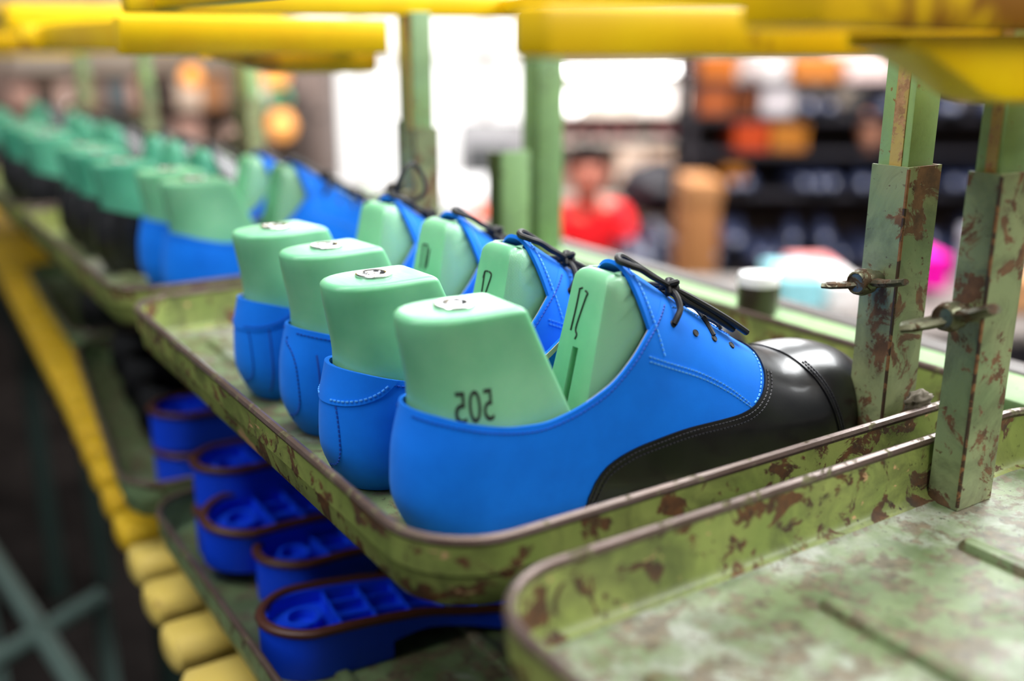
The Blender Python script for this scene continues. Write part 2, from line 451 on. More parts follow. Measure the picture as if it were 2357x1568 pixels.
XS = []
for i in range(15): XS.append(.034*(1-math.cos(PI/2*i/14)))
for i in range(1, 61): XS.append(.034+(.255-.034)*i/60)
for i in range(1, 27): XS.append(.255+(L-.255)*math.sin(PI/2*i/26))
XSL = [XS[i] for i in range(0, len(XS), 3)]
if XSL[-1] < L: XSL.append(L)
def patch(fields, off, thick, nq=40, xs=XS, smax=1.0):
    """part of the shoe surface where every field(p, side) >= 0, with thickness"""
    mb = MB(); ANG = []
    for side in (-1, 1):
        par = {}; 
        nx = len(xs)
        taus = [math.sin(PI/2*j/nq) for j in range(nq+1)]
        P = [[surf0(x, tq, side) for tq in taus] for x in xs]
        polys = []
        for i in range(nx-1):
            for j in range(nq):
                polys.append([(xs[a], taus[b], P[a][b]) for a, b in ((i,j),(i+1,j),(i+1,j+1),(i,j+1))])
        for f in fields:
            out = []
            for q in polys:
                vals = [f(c[2], side) for c in q]
                if min(vals) >= 0: out.append(q); continue
                if max(vals) < 0: continue
                r = []
                for k in range(len(q)):
                    a, b = q[k], q[(k+1) % len(q)]; va, vb = vals[k], vals[(k+1) % len(q)]
                    if va >= 0: r.append(a)
                    if (va >= 0) != (vb >= 0):
                        s = va/(va-vb)
                        x = a[0]+(b[0]-a[0])*s; tq = a[1]+(b[1]-a[1])*s
                        r.append((x, tq, surf0(x, tq, side)))
                if len(r) > 2: out.append(r)
            polys = out
        idx = {}; pts = []; faces = []
        for q in polys:
            fc = []
            for c in q:
                k = (round(c[0], 7), round(c[1], 6))
                if k not in idx: idx[k] = len(pts); pts.append((c[0], c[1]))
                if not fc or fc[-1] != idx[k]: fc.append(idx[k])
            if fc and fc[0] == fc[-1]: fc.pop()
            if len(fc) > 2: faces.append(fc)
        outer = [surf(x, tq, side, off) for x, tq in pts]
        n = len(pts)
        edges = {}
        for fc in faces:
            for k in range(len(fc)):
                a, b = fc[k], fc[(k+1) % len(fc)]
                edges[(a, b)] = edges.get((a, b), 0)+1
        if thick:
            inner = [surf(x, tq, side, off-thick) for x, tq in pts]
            fs = list(faces)+[[n+i for i in reversed(fc)] for fc in faces]
            for (a, b) in edges:
                if (b, a) not in edges:
                    pa, pb = pts[a], pts[b]
                    if (pa[1] > .99999 and pb[1] > .99999) or (pa[0] < 1e-6 and pb[0] < 1e-6): continue
                    fs.append((b, a, n+a, n+b))
            mb.add(outer+inner, fs)
        else: mb.add(outer, faces)
    return mb

TOPL = [(-.01, .0725), (.0, .0718), (.008, .0705), (.027, .0655), (.05, .0605), (.064, .0598), (.078, .0622), (.103, .0720), (.118, .0835), (.130, .0945), (.142, .1035), (.1505, .1085), (.16, .1085)]
def topline(x): return itp(TOPL, x)
def gap(x): return itp([(.14, .016), (.153, .0125), (.17, .0085), (.20, .0055), (.217, .002)], x)
VAMP = [(.0865, 0), (.0885, .013), (.0935, .0235), (.1005, .0305), (.112, .0355), (.124, .0383), (.154, .0418), (.185, .0428), (.197, .0450), (.205, .0492), (.2105, .0545), (.2155, .0615), (.2195, .072), (.222, .09)]
def vampz(x):
    if x < .0865: return -.01
    return itp(VAMP, x) if x < .222 else .2
def capx(z): return .2470+.0215*max(0, 1-z/.0605)**0.8
f_top = lambda p, s: (topline(p.x)-p.z) if p.x < .152 else (abs(p.y)-gap(p.x))*2
f_front = lambda p, s: .2245-p.x
f_vamp = lambda p, s: vampz(p.x)-p.z
f_cap = lambda p, s: p.x-capx(p.z)
f_vcut = lambda p, s: capx(p.z)+.006-p.x
f_tongue = lambda p, s: min(p.x-(.1262+.0060*(abs(p.y)/.026)**3), .214-p.x, p.z-(itp(T_R, min(L, p.x))-.050))

def path_pts(pts, n):
    """resample a polyline of (a, b) pairs smoothly"""
    out = []
    N = len(pts)
    for i in range(N-1):
        p0 = pts[max(0, i-1)]; p1 = pts[i]; p2 = pts[i+1]; p3 = pts[min(N-1, i+2)]
        for k in range(n):
            t = k/n
            out.append(tuple(.5*((2*b)+(-a+c)*t+(2*a-5*b+4*c-d)*t*t+(-a+3*b-3*c+d)*t**3) for a, b, c, d in zip(p0, p1, p2, p3)))
    out.append(tuple(pts[-1])); return out
def stitch_row(mb, pts3, normals=None, pitch=.0026, ln=.0017, r=.00038):
    acc = 0; nxt = pitch*.5
    for a, b in zip(pts3, pts3[1:]):
        d = (b-a).length
        if d < 1e-9: continue
        t = (b-a)/d
        while acc+d >= nxt:
            c = a+t*(nxt-acc)
            u = t.cross(Vector((0, 0, 1)));
            if u.length < 1e-3: u = t.cross(Vector((0, 1, 0)))
            u.normalize(); w = t.cross(u)
            mb.obox(c, t, u, w, ln, r*2, r*2)
            nxt += pitch
        acc += d
def smooth_tube(pts, n=8): return [Vector(p) for p in path_pts([tuple(p) for p in pts], n)]

def make_shoe(label, blue, black, lacemat, st1, st2, st3):
    root = thing('shoe', label, 'shoe', group='shoes on the line')
    patch([f_top, f_front], .0, .0018).build('quarter', blue, root, merge=2e-5)
    patch([f_top, f_front, lambda p, s: p.x-.09, lambda p, s: p.z-(topline(p.x)-.004) if p.x < .152 else -1], -.0019, .0004, nq=40).build('lining', M['lining'], root, merge=2e-5)
    patch([f_vamp, f_vcut], .0011, .0016).build('vamp', black, root, merge=2e-5)
    patch([f_cap], .0020, .0016).build('toe_cap', black, root, merge=2e-5)
    patch([f_tongue], -.0003, .0022).build('tongue', blue, root, merge=2e-5)
    # board under the lasted upper
    bd = MB(); ring = []
    for x in XSL: ring.append(on(x, itp(T_B, x)+.0035, -1, -.001))
    for x in reversed(XSL): ring.append(on(x, itp(T_B, x)+.0035, 1, -.001))
    n = len(ring); h = n//2
    bd.add(ring, [(i, i+1, n-2-i, n-1-i) for i in range(h-1)])
    bd.build('insole_board', M['lining'], root, merge=1e-5)
    # stitching
    for side in (-1, 1):
        s1, s2, s3 = MB(), MB(), MB()
        row = path_pts([(x, topline(x)-.0032) for x in [.004, .02, .035, .05, .064, .078, .09, .103, .118, .130, .142, .1495]], 6)
        stitch_row(s2, [on(x, z, side, .0002) for x, z in row])
        # double row across the facing
        for dz in (0, .0026):
            row = path_pts([(.1285, .0835-dz), (.145, .0765-dz), (.165, .068-dz), (.183, .0575-dz), (.197, .0462-dz*.6)], 8)
            stitch_row(s1, [on(x, z, side, .0002) for x, z in row])
        row = path_pts([(.199, .0465), (.2035, .0495), (.208, .055), (.2128, .0615), (.216, .0675)], 6)
        stitch_row(s1, [on(x, z, side, .0002) for x, z in row])
        row = [on_y(x, side*(gap(x)+.003), .0002) for x in [.155+.003*i for i in range(18)]]
        stitch_row(s1, row)
        s1.v = s1.v
        for dd in (.0022, .0050):
            row = []
            for x, z in path_pts(VAMP[1:-2], 5): row.append((x, z))
            pts = []
            for i in range(len(row)):
                a = row[max(0, i-1)]; b = row[min(len(row)-1, i+1)]
                tx, tz = b[0]-a[0], b[1]-a[1]; l = math.hypot(tx, tz)
                pts.append(on(row[i][0]+tz/l*dd, row[i][1]-tx/l*dd, side, .0013))
            stitch_row(s3, pts, pitch=.0024)
        for dd in (.0020, .0042):
            pts = [on(capx(z)+dd, z, side, .0022) for z in [.006+.0025*i for i in range(21)]]
            stitch_row(s3, pts, pitch=.0022)
        tg = MB()
        stitch_row(tg, [on_y(.1312+.0060*(y/.026)**3, side*y, .0002) for y in [.004+.0015*i for i in range(18)]])
        for nm, b, mt in (('facing_stitching', s1, st1), ('topline_stitching', s2, st2), ('vamp_stitching', s3, st3), ('tongue_stitching', tg, st1)):
            tag(b.build(nm, mt, root, smooth=False), kind='stuff')
    # eyelets
    ey = [(.1512, .0215), (.1672, .0215), (.1818, .0205), (.1960, .0195)]
    for side in (-1, 1):
        for x, y in ey:
            c = on_y(x, side*y, .0004); nn = (on_y(x, side*y, .003)-on_y(x, side*y, .0)).normalized()
            u = nn.cross(Vector((1, 0, 0))).normalized(); w = nn.cross(u)
            b = MB()
            rings = []
            for r, hh in ((.0005, .0001), (.0017, .0001), (.0019, .0003), (.0022, -.0004)):
                rings.append([c+(u*math.cos(2*PI*k/12)+w*math.sin(2*PI*k/12))*r+nn*hh for k in range(12)])
            b.loft(rings); b.build('eyelet', M['dark_hole'], root)
    return root
def lace_set(root, lm):
    def P(x, y, o): return on_y(x, y, o)
    knot = P(.1575, -.006, .0045)
    kb = MB()
    kp = [knot+Vector((.0032*math.cos(a*2), .0031*math.sin(a*3), .0030*math.sin(a*2+.6))) for a in [2*PI*i/40 for i in range(40)]]
    kb.tube(kp, .0018, 8, closed=True)
    kb.build('lace_knot', lm, root)
    A = knot
    loop = smooth_tube([A, P(.150, -.008, .0050), P(.141, -.0095, .0045), P(.133, -.0105, .0045), P(.1275, -.0105, .0030), Vector((.1248, -.0070, .1300)), P(.131, .001, .0040), P(.145, .002, .0050), A])
    MB().tube(loop, .0018, 8).build('lace_loop', lm, root)
    MB().tube(smooth_tube([A, P(.168, -.0085, .0062), P(.182, -.0105, .0075), P(.196, -.0115, .0080), P(.2085, -.0120, .0075)]), .0019, 8).build('lace_end', lm, root)
    MB().tube(smooth_tube([A, P(.166, -.0095, .0035), P(.178, -.0105, .0045), P(.190, -.0110, .0048), P(.2015, -.0105, .0045)]), .0018, 8).build('lace_end', lm, root)
    MB().tube(smooth_tube([A, P(.1575, -.012, .0042), P(.1565, -.0165, .0035), P(.1535, -.0195, .0022), P(.1515, -.0215, .0004)]), .0018, 8).build('lace', lm, root)
    MB().tube(smooth_tube([A, P(.1575, .010, .0040), P(.1550, .016, .0030), P(.1512, .0215, .0005)]), .0018, 8).build('lace', lm, root)
    for i, x in enumerate((.1672, .1818, .1960)):
        ya = (-.010, -.0195, -.0095)[i]
        MB().tube(smooth_tube([P(x, ya, .0006), P(x-.001, -.006, .0020), P(x-.001, .005, .0018), P(x, .0195, .0004)]), .0014, 7).build('lace', lm, root)

def heel_patch(root, blue, st):
    # counter patch stitched over the back of the heel
    def fp(p, s):
        lim = .034 if p.z > .060 else .034-(.060-p.z)*1.2
        dx = p.x
        r = math.hypot((p.z-.080)/.0285, (dx+.002)/.037)
        return (1-r)*.03
    patch([f_top, fp], .0008, .0010).build('heel_patch', blue, root, merge=2e-5)
    for side in (-1, 1):
        b = MB(); pts = []
        for k in range(40):
            a = -PI/2+PI/2*k/39
            z = .080+.0262*math.sin(a); x = -.002+.0345*math.cos(a)
            if z < topline(x)-.003: pts.append(on(max(x, .0), z, side, .0010))
        stitch_row(b, pts); 
        tag(b.build('patch_stitching', st, root, smooth=False), kind='stuff')
def back_seam(root, st, xs_=.0008, welt=False):
    b = MB(); stitch_row(b, [on(xs_, z, -1, .0003) for z in [.010+.002*i for i in range(22 if not welt else 28)]])
    tag(b.build('back_seam_stitching', st, root, smooth=False), kind='stuff')
    if welt:
        g = MB(); pts = [on(.0100, z, -1, -.0002) for z in [.008+.003*i for i in range(17)]]
        g.tube(pts, .0007, 6).build('back_seam', st, root)

# ------------------------------------------------------------------ the last
def xb_b(z): return itp([(.03, .005), (.06, .0080), (.075, .0078), (.095, .0048), (.112, .0022), (.12, .0020)], z)
def xf_b(z): return .0610+(.1165-z)*.43
def hb_b(z): return itp([(.03, .029), (.06, .0270), (.075, .0248), (.09, .0225), (.105, .0215), (.12, .0212)], z)
def hf_b(z): return itp([(.03, .027), (.06, .0250), (.09, .0218), (.12, .0200)], z)
def dsec(xb, xf, hb, hf, r, z, n=14):
    xc = xb+(xf-xb)*.5; pts = []
    for k in range(n+1):            # back half, from -y side round to +y
        a = -PI/2-PI*k/n
        c, s = math.cos(a), math.sin(a)
        e = 2/2.4
        pts.append(Vector((xc+(xc-xb)*(-1 if c < 0 else 1)*abs(c)**e, hb*(-1 if s < 0 else 1)*abs(s)**e, z)))
    for sgn in (1, -1):
        seq = []
        for k in range(1, 5): seq.append((xc+(xf-r-xc)*k/4, hb+(hf-hb)*k/4))
        for k in range(1, 4):
            a = PI/2*k/3; seq.append((xf-r+r*math.sin(a), hf-r+r*math.cos(a)))
        seq.append((xf, (hf-r)*.5))
        if sgn == -1: seq.reverse()
        pts += [Vector((x, sgn*y, z)) for x, y in seq]
    return pts
def block_y(x, z):
    xb, xf, hb, hf = xb_b(z), xf_b(z), hb_b(z), hf_b(z)
    xc = xb+(xf-xb)*.5
    if x < xc:
        q = min(1, (xc-x)/(xc-xb)); return hb*max(0, 1-q**2.4)**(1/2.4)
    return hb+(hf-hb)*(x-xc)/(xf-.004-xc)
def text_mesh(body, size):
    c = bpy.data.curves.new('txt', 'FONT'); c.body = body; c.size = size; c.resolution_u = 6
    o = bpy.data.objects.new('txt', c); COL.objects.link(o)
    dg = bpy.context.evaluated_depsgraph_get()
    me = o.evaluated_get(dg).to_mesh()
    V = [v.co.copy() for v in me.vertices]; F = [tuple(p.vertices) for p in me.polygons]
    o.evaluated_get(dg).to_mesh_clear(); bpy.data.objects.remove(o); bpy.data.curves.remove(c)
    return V, F
def make_last(label):
    root = thing('shoe_last', label, 'shoe last', group='lasts in the shoes')
    top = .1165
    rings = []
    def lev(z, ins):
        return dsec(xb_b(z)+ins, xf_b(z)-ins, hb_b(z)-ins, hf_b(z)-ins, .0030, z)
    for z in [.028, .04, .05, .06, .068, .076, .084, .092, .1, .106]: rings.append(lev(z, 0))
    for k in range(0, 7):
        a = PI/2*k/6; rings.append(lev(top-.0034+.0034*math.sin(a), .0034*(1-math.cos(a))))
    rings.append([Vector((p.x*.4+.6*.031, p.y*.4, top)) for p in rings[-1]])
    MB().loft(rings).build('heel_block', M['last'], root)
    # steel bushing in the top
    b = MB(); b.lathe([(.0058, .0002), (.0062, .0011), (.0068, .0014), (.0094, .0013), (.0100, .0008), (.0102, -.0010)], 28, (.0325, .001, top+.0004), cap=False)
    bu = b.build('bushing', M['steel'], root)
    MB().lathe([(.0061, .0003), (.0034, .0004)], 24, (.0325, .001, top+.0004), cap=False).build('bore', M['dark_hole'], bu)
    MB().lathe([(.0036, .0004), (.0033, .0009), (.0012, .0010), (.0004, .0005)], 16, (.0325, .001, top+.0004)).build('screw_head', M['steel'], bu)
    # instep cone
    def xr(z):
        for i in range(60):
            x = .105+.0015*i
            if itp(T_R, x)-.0045 < z: return x
        return .2
    rings = []
    def cone(z, ins):
        xb = .0985+(z-.06)*.22+ins
        hB = itp([(.02, .0215), (.06, .0185), (.09, .0165), (.12, .0150), (.13, .0140)], z)-ins
        x1 = min(xb+.022, xr(z)-.008); h1 = hB+itp([(.02, .008), (.09, .0050), (.127, .0025)], z)
        xf = max(x1+.003, min(xr(z)-.004, .165))-ins; r = .0022
        seq = [(xb, hB*.4), (xb, hB-r), (xb+r*.3, hB-r*.3), (xb+r, hB), (xb+.009, hB+(h1-hB)*.55), (x1, h1)]
        for k in range(1, 7):
            a = PI/2*k/7; seq.append((x1+(xf-x1)*math.sin(a), h1*math.cos(a)))
        def lim(x, y):
            w, zb, zr, n, le = station(min(L, x))
            tq = min(1, (z-zb)/(zr-zb)); g = max(0, 1-tq**n)**(1/n)
            return min(y, max(.0015, w*g-.0042))
        seq = [(x, lim(x, y)) for x, y in seq]
        pts = [Vector((x, -y, z)) for x, y in seq]+[Vector((xf, 0, z))]+[Vector((x, y, z)) for x, y in reversed(seq)]
        return pts
    for z in [.02, .04, .06, .075, .09, .10, .11, .116]: rings.append(cone(z, 0))
    ctop = .1245
    for k in range(1, 7):
        a = PI/2*k/6; rings.append(cone(ctop-.006+.006*math.sin(a), .005*(1-math.cos(a))))
    me = MB().loft(rings).mesh('instep_cone', M['last'])
    # saw slot in the heel-facing side
    co = link('instep_cone', me, root)
    cut = MB().box(.06, .1085, -.0022, .0030, .0, .0845).build('cut', None, smooth=False)
    md = co.modifiers.new('slot', 'BOOLEAN'); md.object = cut; md.operation = 'DIFFERENCE'; md.solver = 'EXACT'
    dg = bpy.context.evaluated_depsgraph_get()
    nm = bpy.data.meshes.new_from_object(co.evaluated_get(dg))
    co.modifiers.clear(); co.data = nm; bpy.data.objects.remove(cut)
    if M['milled_lit'].name not in nm.materials: nm.materials.append(M['milled_lit'])
    for p in nm.polygons:
        if abs(p.normal.y) > .55 and p.center.x > .100: p.material_index = 1
    return root
def cone_face_x(z): return .0985+(z-.06)*.22-.0002
def number_505(root):
    V, F = text_mesh('505', .0185)
    w = max(v.x for v in V)
    mb = MB(); x1 = .0395; z0 = .0655
    sc = .0195/w
    # fine strips so the print hugs the block
    bm = bmesh.new(); vs = [bm.verts.new(v) for v in V]
    for f in F:
        try: bm.faces.new([vs[i] for i in f])
        except ValueError: pass
    for _ in range(2): bmesh.ops.subdivide_edges(bm, edges=[e for e in bm.edges if e.calc_length() > .0015], cuts=1)
    bmesh.ops.triangulate(bm, faces=bm.faces[:])
    bm.verts.index_update()
    P = []
    for v in bm.verts:
        x = x1-v.co.x*sc; z = z0+v.co.y*1.22
        P.append((x, -block_y(x, z)-.0003, z))
    mb.add(P, [[v.index for v in f.verts] for f in bm.faces]); bm.free()
    return mb.build('printed_number', M['ink'], root)
def ink_lines(root, lines, r=.0005):
    mb = MB()
    for ln in lines:
        mb.tube([Vector((cone_face_x(z)-.0001, y, z)) for y, z in path_pts(ln, 4)], r, 6)
    mb.build('ink_number', M['ink'], root)

# ------------------------------------------------------------------ shoes and lasts on the middle tray
def shoe_thing(label): return make_shoe(label, M['blue'], M['black'], M['lace'], M['stitch_blue'], M['stitch_dblue'], M['stitch_black'])
shoe = shoe_thing('nearest blue shoe, black toe cap and laces in full view')
proto_parts = shoe
last = make_last('nearest mint green last, printed 505, in the front blue shoe')
shoe2 = copy_tree(shoe); shoe3 = copy_tree(shoe); shoe4 = copy_tree(shoe); shoe_far = copy_tree(shoe)
last2 = copy_tree(last); last3 = copy_tree(last); last4 = copy_tree(last); last_far = copy_tree(last)
for s_ in (shoe, shoe2, shoe3, shoe4): lace_set(s_, M['lace'])
heel_patch(shoe2, M['blue'], M['stitch_blue']); back_seam(shoe2, M['stitch_dblue'])
back_seam(shoe3, M['stitch_dblue'], .0008, True); heel_patch(shoe4, M['blue'], M['stitch_dblue']); back_seam(shoe4, M['stitch_dblue'], .0008, True)
number_505(last)
ink_lines(last, [[(.0040, .1150), (.0062, .1140), (.0062, .1135), (.0062, .1050), (.0070, .092)], [(.0012, .1140), (-.0012, .1130), (-.0004, .1110), (.0012, .1040), (.0030, .094), (.0012, .091), (.0020, .0885)]])
ink_lines(last2, [[(.0068, .104), (.0060, .108), (.0032, .1085)], [(.0062, .108), (.0058, .098), (.0056, .090)], [(.0020, .1085), (-.0008, .1070), (.0008, .100), (.0024, .093), (.0014, .090)]])
ink_lines(last3, [[(.007, .108), (.006, .092)], [(.002, .108), (.0012, .092)], [(.007, .108), (.002, .108)], [(-.001, .106), (-.0005, .094)]])
MB().tube([Vector((.150+.0125*math.cos(a), .002+.003*math.sin(a*2), .1365+.0135*math.sin(a))) for a in [2*PI*i/28 for i in range(28)]], .0017, 8, closed=True).build('bow_loop', M['lace'], shoe4)
FZ = .0022
spots = [(shoe, last, .2047, .4145, -1.6, 'nearest blue shoe, black toe cap and laces in full view', 'nearest mint green last, printed 505, in the front blue shoe'),
         (shoe2, last2, .2010, .4930, 2.4, 'second blue shoe, stitched curved heel patch facing the tray edge', 'second mint green last from the front, scratched side and ringed top'),
         (shoe3, last3, .2115, .5790, 6.2, 'third blue shoe, plain back seam, between its two blue neighbours', 'third mint green last from the front, in the shoe with plain back seam'),
         (shoe4, last4, .2100, .6600, 9.5, 'farthest of the four blue shoes on the middle tray', 'farthest of the four lasts on the middle tray')]
for s_, l_, x, y, a, ls, ll in spots:
    place(s_, (x, y, FZ), math.radians(a), ls, 'blue shoes on the middle tray')
    place(l_, (x, y, FZ), math.radians(a), ll, 'lasts on the middle tray')
# ------------------------------------------------------------------ trays
TX0, TX1, TLEN, PITCH = .180, .580, .523, .553
def rrect(x0, x1, y0, y1, r, n=10):
    P = []
    for cx, cy, a0 in ((x1-r, y1-r, 0), (x0+r, y1-r, PI/2), (x0+r, y0+r, PI), (x1-r, y0+r, 3*PI/2)):
        for k in range(n+1):
            a = a0+PI/2*k/n; P.append((cx+r*math.cos(a), cy+r*math.sin(a), math.cos(a), math.sin(a)))
    return P
def ring_at(path, d, z): return [(x+nx*d, y+ny*d, z) for x, y, nx, ny in path]
def tray_meshes(wallmat, floormat, rimmat):
    w, l = TX1-TX0, TLEN
    path = rrect(0, w, 0, l, .042)
    wall = MB().loft([ring_at(path, d, z) for d, z in
        ((-.0095, .0030), (-.0070, .0034), (-.0052, .0048), (-.0034, .0085), (-.0018, .033), (0.0, .0345), (.0018, .033), (.0012, .0185), (.0, .0172), (-.0006, .0165), (-.0008, .0155), (-.0026, .004), (-.006, -.0005), (-.012, -.0012))], cap=False)
    fl = MB().loft([ring_at(path, -.0095, .0030), ring_at(path, -.0115, .0020), ring_at(path, -.030, .0016)], cap=False)
    n = len(path)
    fl.add(ring_at(path, -.030, .0016), [tuple(range(n))])
    fl.loft([ring_at(path, -.012, -.0012), ring_at(path, -.030, -.0012)], cap=False)
    fl.add(ring_at(path, -.030, -.0012), [tuple(range(n))])
    rim = MB().tube([Vector(p) for p in ring_at(path, 0.0, .0345)], .0027, 8, closed=True)
    rib = MB()
    rr = rrect(-.006, .006, .045, l-.045, .0059, 5)
    rib.loft([ring_at(rr, 0, .0012), ring_at(rr, -.0006, .0034), ring_at(rr, -.0022, .0052), ring_at(rr, -.0048, .0057)])
    return (wall.mesh('pan_wall', wallmat), fl.mesh('pan_floor', floormat), rim.mesh('rolled_rim', rimmat), rib.mesh('pressed_rib', floormat))
def unit_y(k): return .337+PITCH*(k-1)
UPM = tray_meshes(M['tray_out'], M['tray_floor'], M['rim'])
LOM = tray_meshes(M['tray_low'], M['tray_floor'], M['rim'])
def tray(label, meshes, loc, rz=0, grp=None, nm='tray'):
    t_ = thing(nm, label, 'tray', loc, rz, grp)
    link('pan_wall', meshes[0], t_); link('pan_floor', meshes[1], t_); link('rolled_rim', meshes[2], t_)
    for x in (.055, .156, .257, .340): r_ = link('pressed_rib', meshes[3], t_); r_.location.x = x
    return t_
ULAB = ['chipped green tray in the front right corner, empty', 'chipped green tray holding the four nearest blue shoes', 'blurred green tray behind the blue shoes, two pairs on it',
        'blurred green tray with the first black shoes', 'far green tray with more black shoes', 'very far green tray near the left edge']
for k in range(6): tray(ULAB[k], UPM, (TX0, unit_y(k), 0), 0, 'upper trays of the line')
LLAB = [None, 'lower green tray holding the nearest blue soles', 'lower green tray with the round stack of blue soles', 'dark lower tray farther back']
for k in (1, 2, 3): tray(LLAB[k], LOM, (TX0+(0, 0, -.012, .048)[k], unit_y(k), -.18), (0, 0, -.105, -.04)[k], 'lower trays of the line')

# ------------------------------------------------------------------ posts with clamping sleeves
def wing_bolt(root, p, yaw, tilt, mt, big=1.0):
    b = MB()
    b.lathe([(.0040, .0), (.0052, -.002), (.0052, -.007), (.0040, -.008)], 14, axis='X')
    b.lathe([(.0030, -.0075), (.0045, -.0085), (.0072, -.0095), (.0078, -.0160), (.0066, -.0200), (.0058, -.0206), (.0052, -.0198), (.0, -.0198)], 18, axis='X')
    o_ = b.build('clamp_screw', mt, root); o_.location = p
    wv = MB()
    for s in (1, -1):
        c, sn = math.cos(tilt), math.sin(tilt)
        path = [Vector((-.014, s*.005*c, s*.005*sn)), Vector((-.018, s*.012*c, s*.012*sn)), Vector((-.021, s*.019*c, s*.019*sn+.0005)), Vector((-.022, s*.024*c, s*.024*sn+.001))]
        wv.tube(path, [.0056*big, .0050*big, .0048*big, .0042*big], 8, flat=.5)
    q = wv.build('wing', mt, o_)
    q.rotation_euler = (0, 0, yaw)
def post(label, x, y, w, d, zs0, zs1, zt, detail=True, smat=None, pmat=None, bolt=None, loz=None, grp='posts along the line'):
    root = thing('clamp_post', label, 'post', (x, y, 0), 0, grp)
    s = MB()
    # folded channel sleeve, open at the back
    t_ = .0016
    prof = [(0, d), (0, 0), (w, 0), (w, d), (w-t_, d), (w-t_, t_), (t_, t_), (t_, d)]
    s.loft([[(px, py, z) for px, py in prof] for z in (zs0, zs1)])
    s.build('sleeve', smat or M['sleeve'], root, ang=.3)
    p = MB()
    i = .0032
    p.rbox(i, w-i, i, d-.001, loz if loz is not None else zs0+.012, zt, .0012)
    p.build('inner_post', pmat or M['post'], root, ang=.5)
    MB().box(.0012+i*.4, i+.0004, d*.30, d*.62, zs1-.002, zt-.002).build('bare_strip', M['bare'], root, smooth=False)
    MB().tube([Vector((.0004, .0004, zs0+.002)), Vector((.0004, .0004, zs1-.001))], .0011, 6).build('fold_edge', M['fold'], root)
    if bolt: wing_bolt(root, (0, bolt[0], bolt[1]), bolt[2], bolt[3], M['bolt'], bolt[4])
    return root
post('sleeved green post rising at the toe of the nearest blue shoe', .4890, .3520, .0290, .0245, .0022, .1745, .262, bolt=(.012, .110, 0.25, 2.95, .9))
post('rusty sleeved green post in the front tray, rightmost', .4665, .2840, .0300, .0180, .0022, .1795, .262, bolt=(.009, .109, 0.15, 2.75, 1.3))
for k in (1, 2, 3, 4):
    y1 = unit_y(k)+TLEN
    post(['', 'blurred post pair by the far rim of the middle tray, front one', 'distant post at the far rim of the tray with black laced shoes', 'far left post of the third tray', 'farthest post of the far line'][k], .434 if k == 1 else .470, y1-.034, .025, .024, .0022, .165, .215+.05*(k % 2), bolt=(.01, .10, .2, 2.7, 1))
for k in (2, 3, 4, 5):
    y0 = unit_y(k)
    post(['', '', 'tall grey-green post behind the middle tray, beside the bright window', 'distant green post in front of the orange lamp', 'distant pale green post above the black shoes', 'farthest green post near the left edge'][k], .468 if k == 2 else .488, y0+.012, .026, .026, .0022, .165, .215+.05*(k % 2 == 0)+.0, bolt=(.01, .10, .2, 2.7, 1))
# wad of dirt on the rim at the post's foot
bm = bmesh.new(); bmesh.ops.create_icosphere(bm, subdivisions=3, radius=.007)
for v in bm.verts:
    n_ = 1+.35*math.sin(v.co.x*900+1)*math.cos(v.co.y*700)+.2*math.sin(v.co.z*1300)
    v.co = (v.co.x*n_*1.4, v.co.y*n_*.55, v.co.z*n_*.75)
me = bpy.data.meshes.new('grease_lump'); bm.to_mesh(me); bm.free(); me.materials.append(M['grease'])
for p in me.polygons: p.use_smooth = True
o = link('grease_lump', me); o.location = (.505, .3405, .0400); tag(o, 'rusty lump of caked dirt on the rim at the post foot', 'dirt')

# ------------------------------------------------------------------ yellow shelves over the trays
def yellow_shelf(label, k, zb, xl, xr, yn, yf, h=.0195):
    root = thing('yellow_shelf', label, 'shelf', (0, 0, 0), 0, 'yellow shelves over the trays')
    MB().rbox(xl, xr, yf-.022, yf, zb, zb+h, .003).build('far_bar', M['yellow'], root)
    MB().rbox(xl, xr, yn, yn+.022, zb, zb+h, .003).build('near_bar', M['yellow'], root)
    if k: MB().rbox(xl+.02, xl+.04, yn+.02, yf-.02, zb+.003, zb+h-.002, .002).build('side_bar', M['yellow'], root)
    MB().rbox(xr-.04, xr-.02, yn+.02, yf-.02, zb+.003, zb+h-.002, .002).build('side_bar', M['yellow'], root)
    if k > 1: MB().rbox((xl+xr)/2-.012, (xl+xr)/2+.012, yn+.02, yf-.02, zb+.003, zb+h-.002, .002).build('cross_bar', M['yellow'], root)
    return root
def gusset(root, xa, xb_, y0, y1, ztop, drop):
    # bent sheet that dips round the post
    prof = []
    for i in range(25):
        x = xa+(xb_-xa)*(i/24)**1.6
        prof.append((x, ztop-drop*itp([(0, 0), (.011, .05), (.024, .28), (.039, .58), (.0536, .86), (.0654, .955), (.10, 1.0), (.5, 1.03)], x-xa)))
    rings = []
    for x, zl in prof:
        hh = ztop+.002-zl; r = min(.006, hh*.4)
        rings.append([(x, y0, ztop+.0052), (x, y0, zl+r), (x, y0+r*.3, zl+r*.3), (x, y0+r, zl), (x, y1-r, zl), (x, y1-r*.3, zl+r*.3), (x, y1, zl+r), (x, y1, ztop+.0052)])
    MB().loft(rings).build('gusset', M['yellow'], root)
y0s = yellow_shelf('bright yellow shelf across the top right, over the front tray', 0, .2354, .2075, .70, -.20, .318, .0182)
gusset(y0s, .318, .70, .236, .262, .2388, .0222)
MB().rbox(.262, .70, .225, .262, .2452, .268, .003).build('upper_bar', yellow_paint('worn yellow enamel', (0.86, 0.56, 0.002, 1), (0.80, 0.46, 0.002, 1), 0.47, lin(118, 62, 16)), y0s)
y1s = yellow_shelf('yellow shelf above the middle tray, cut by the top edge', 1, .2615, .20, .575, .34, .86)
y2s = yellow_shelf('amber yellow shelf bar left of the tall grey-green post', 2, .2290, .205, .447, .895, 1.41, .031)
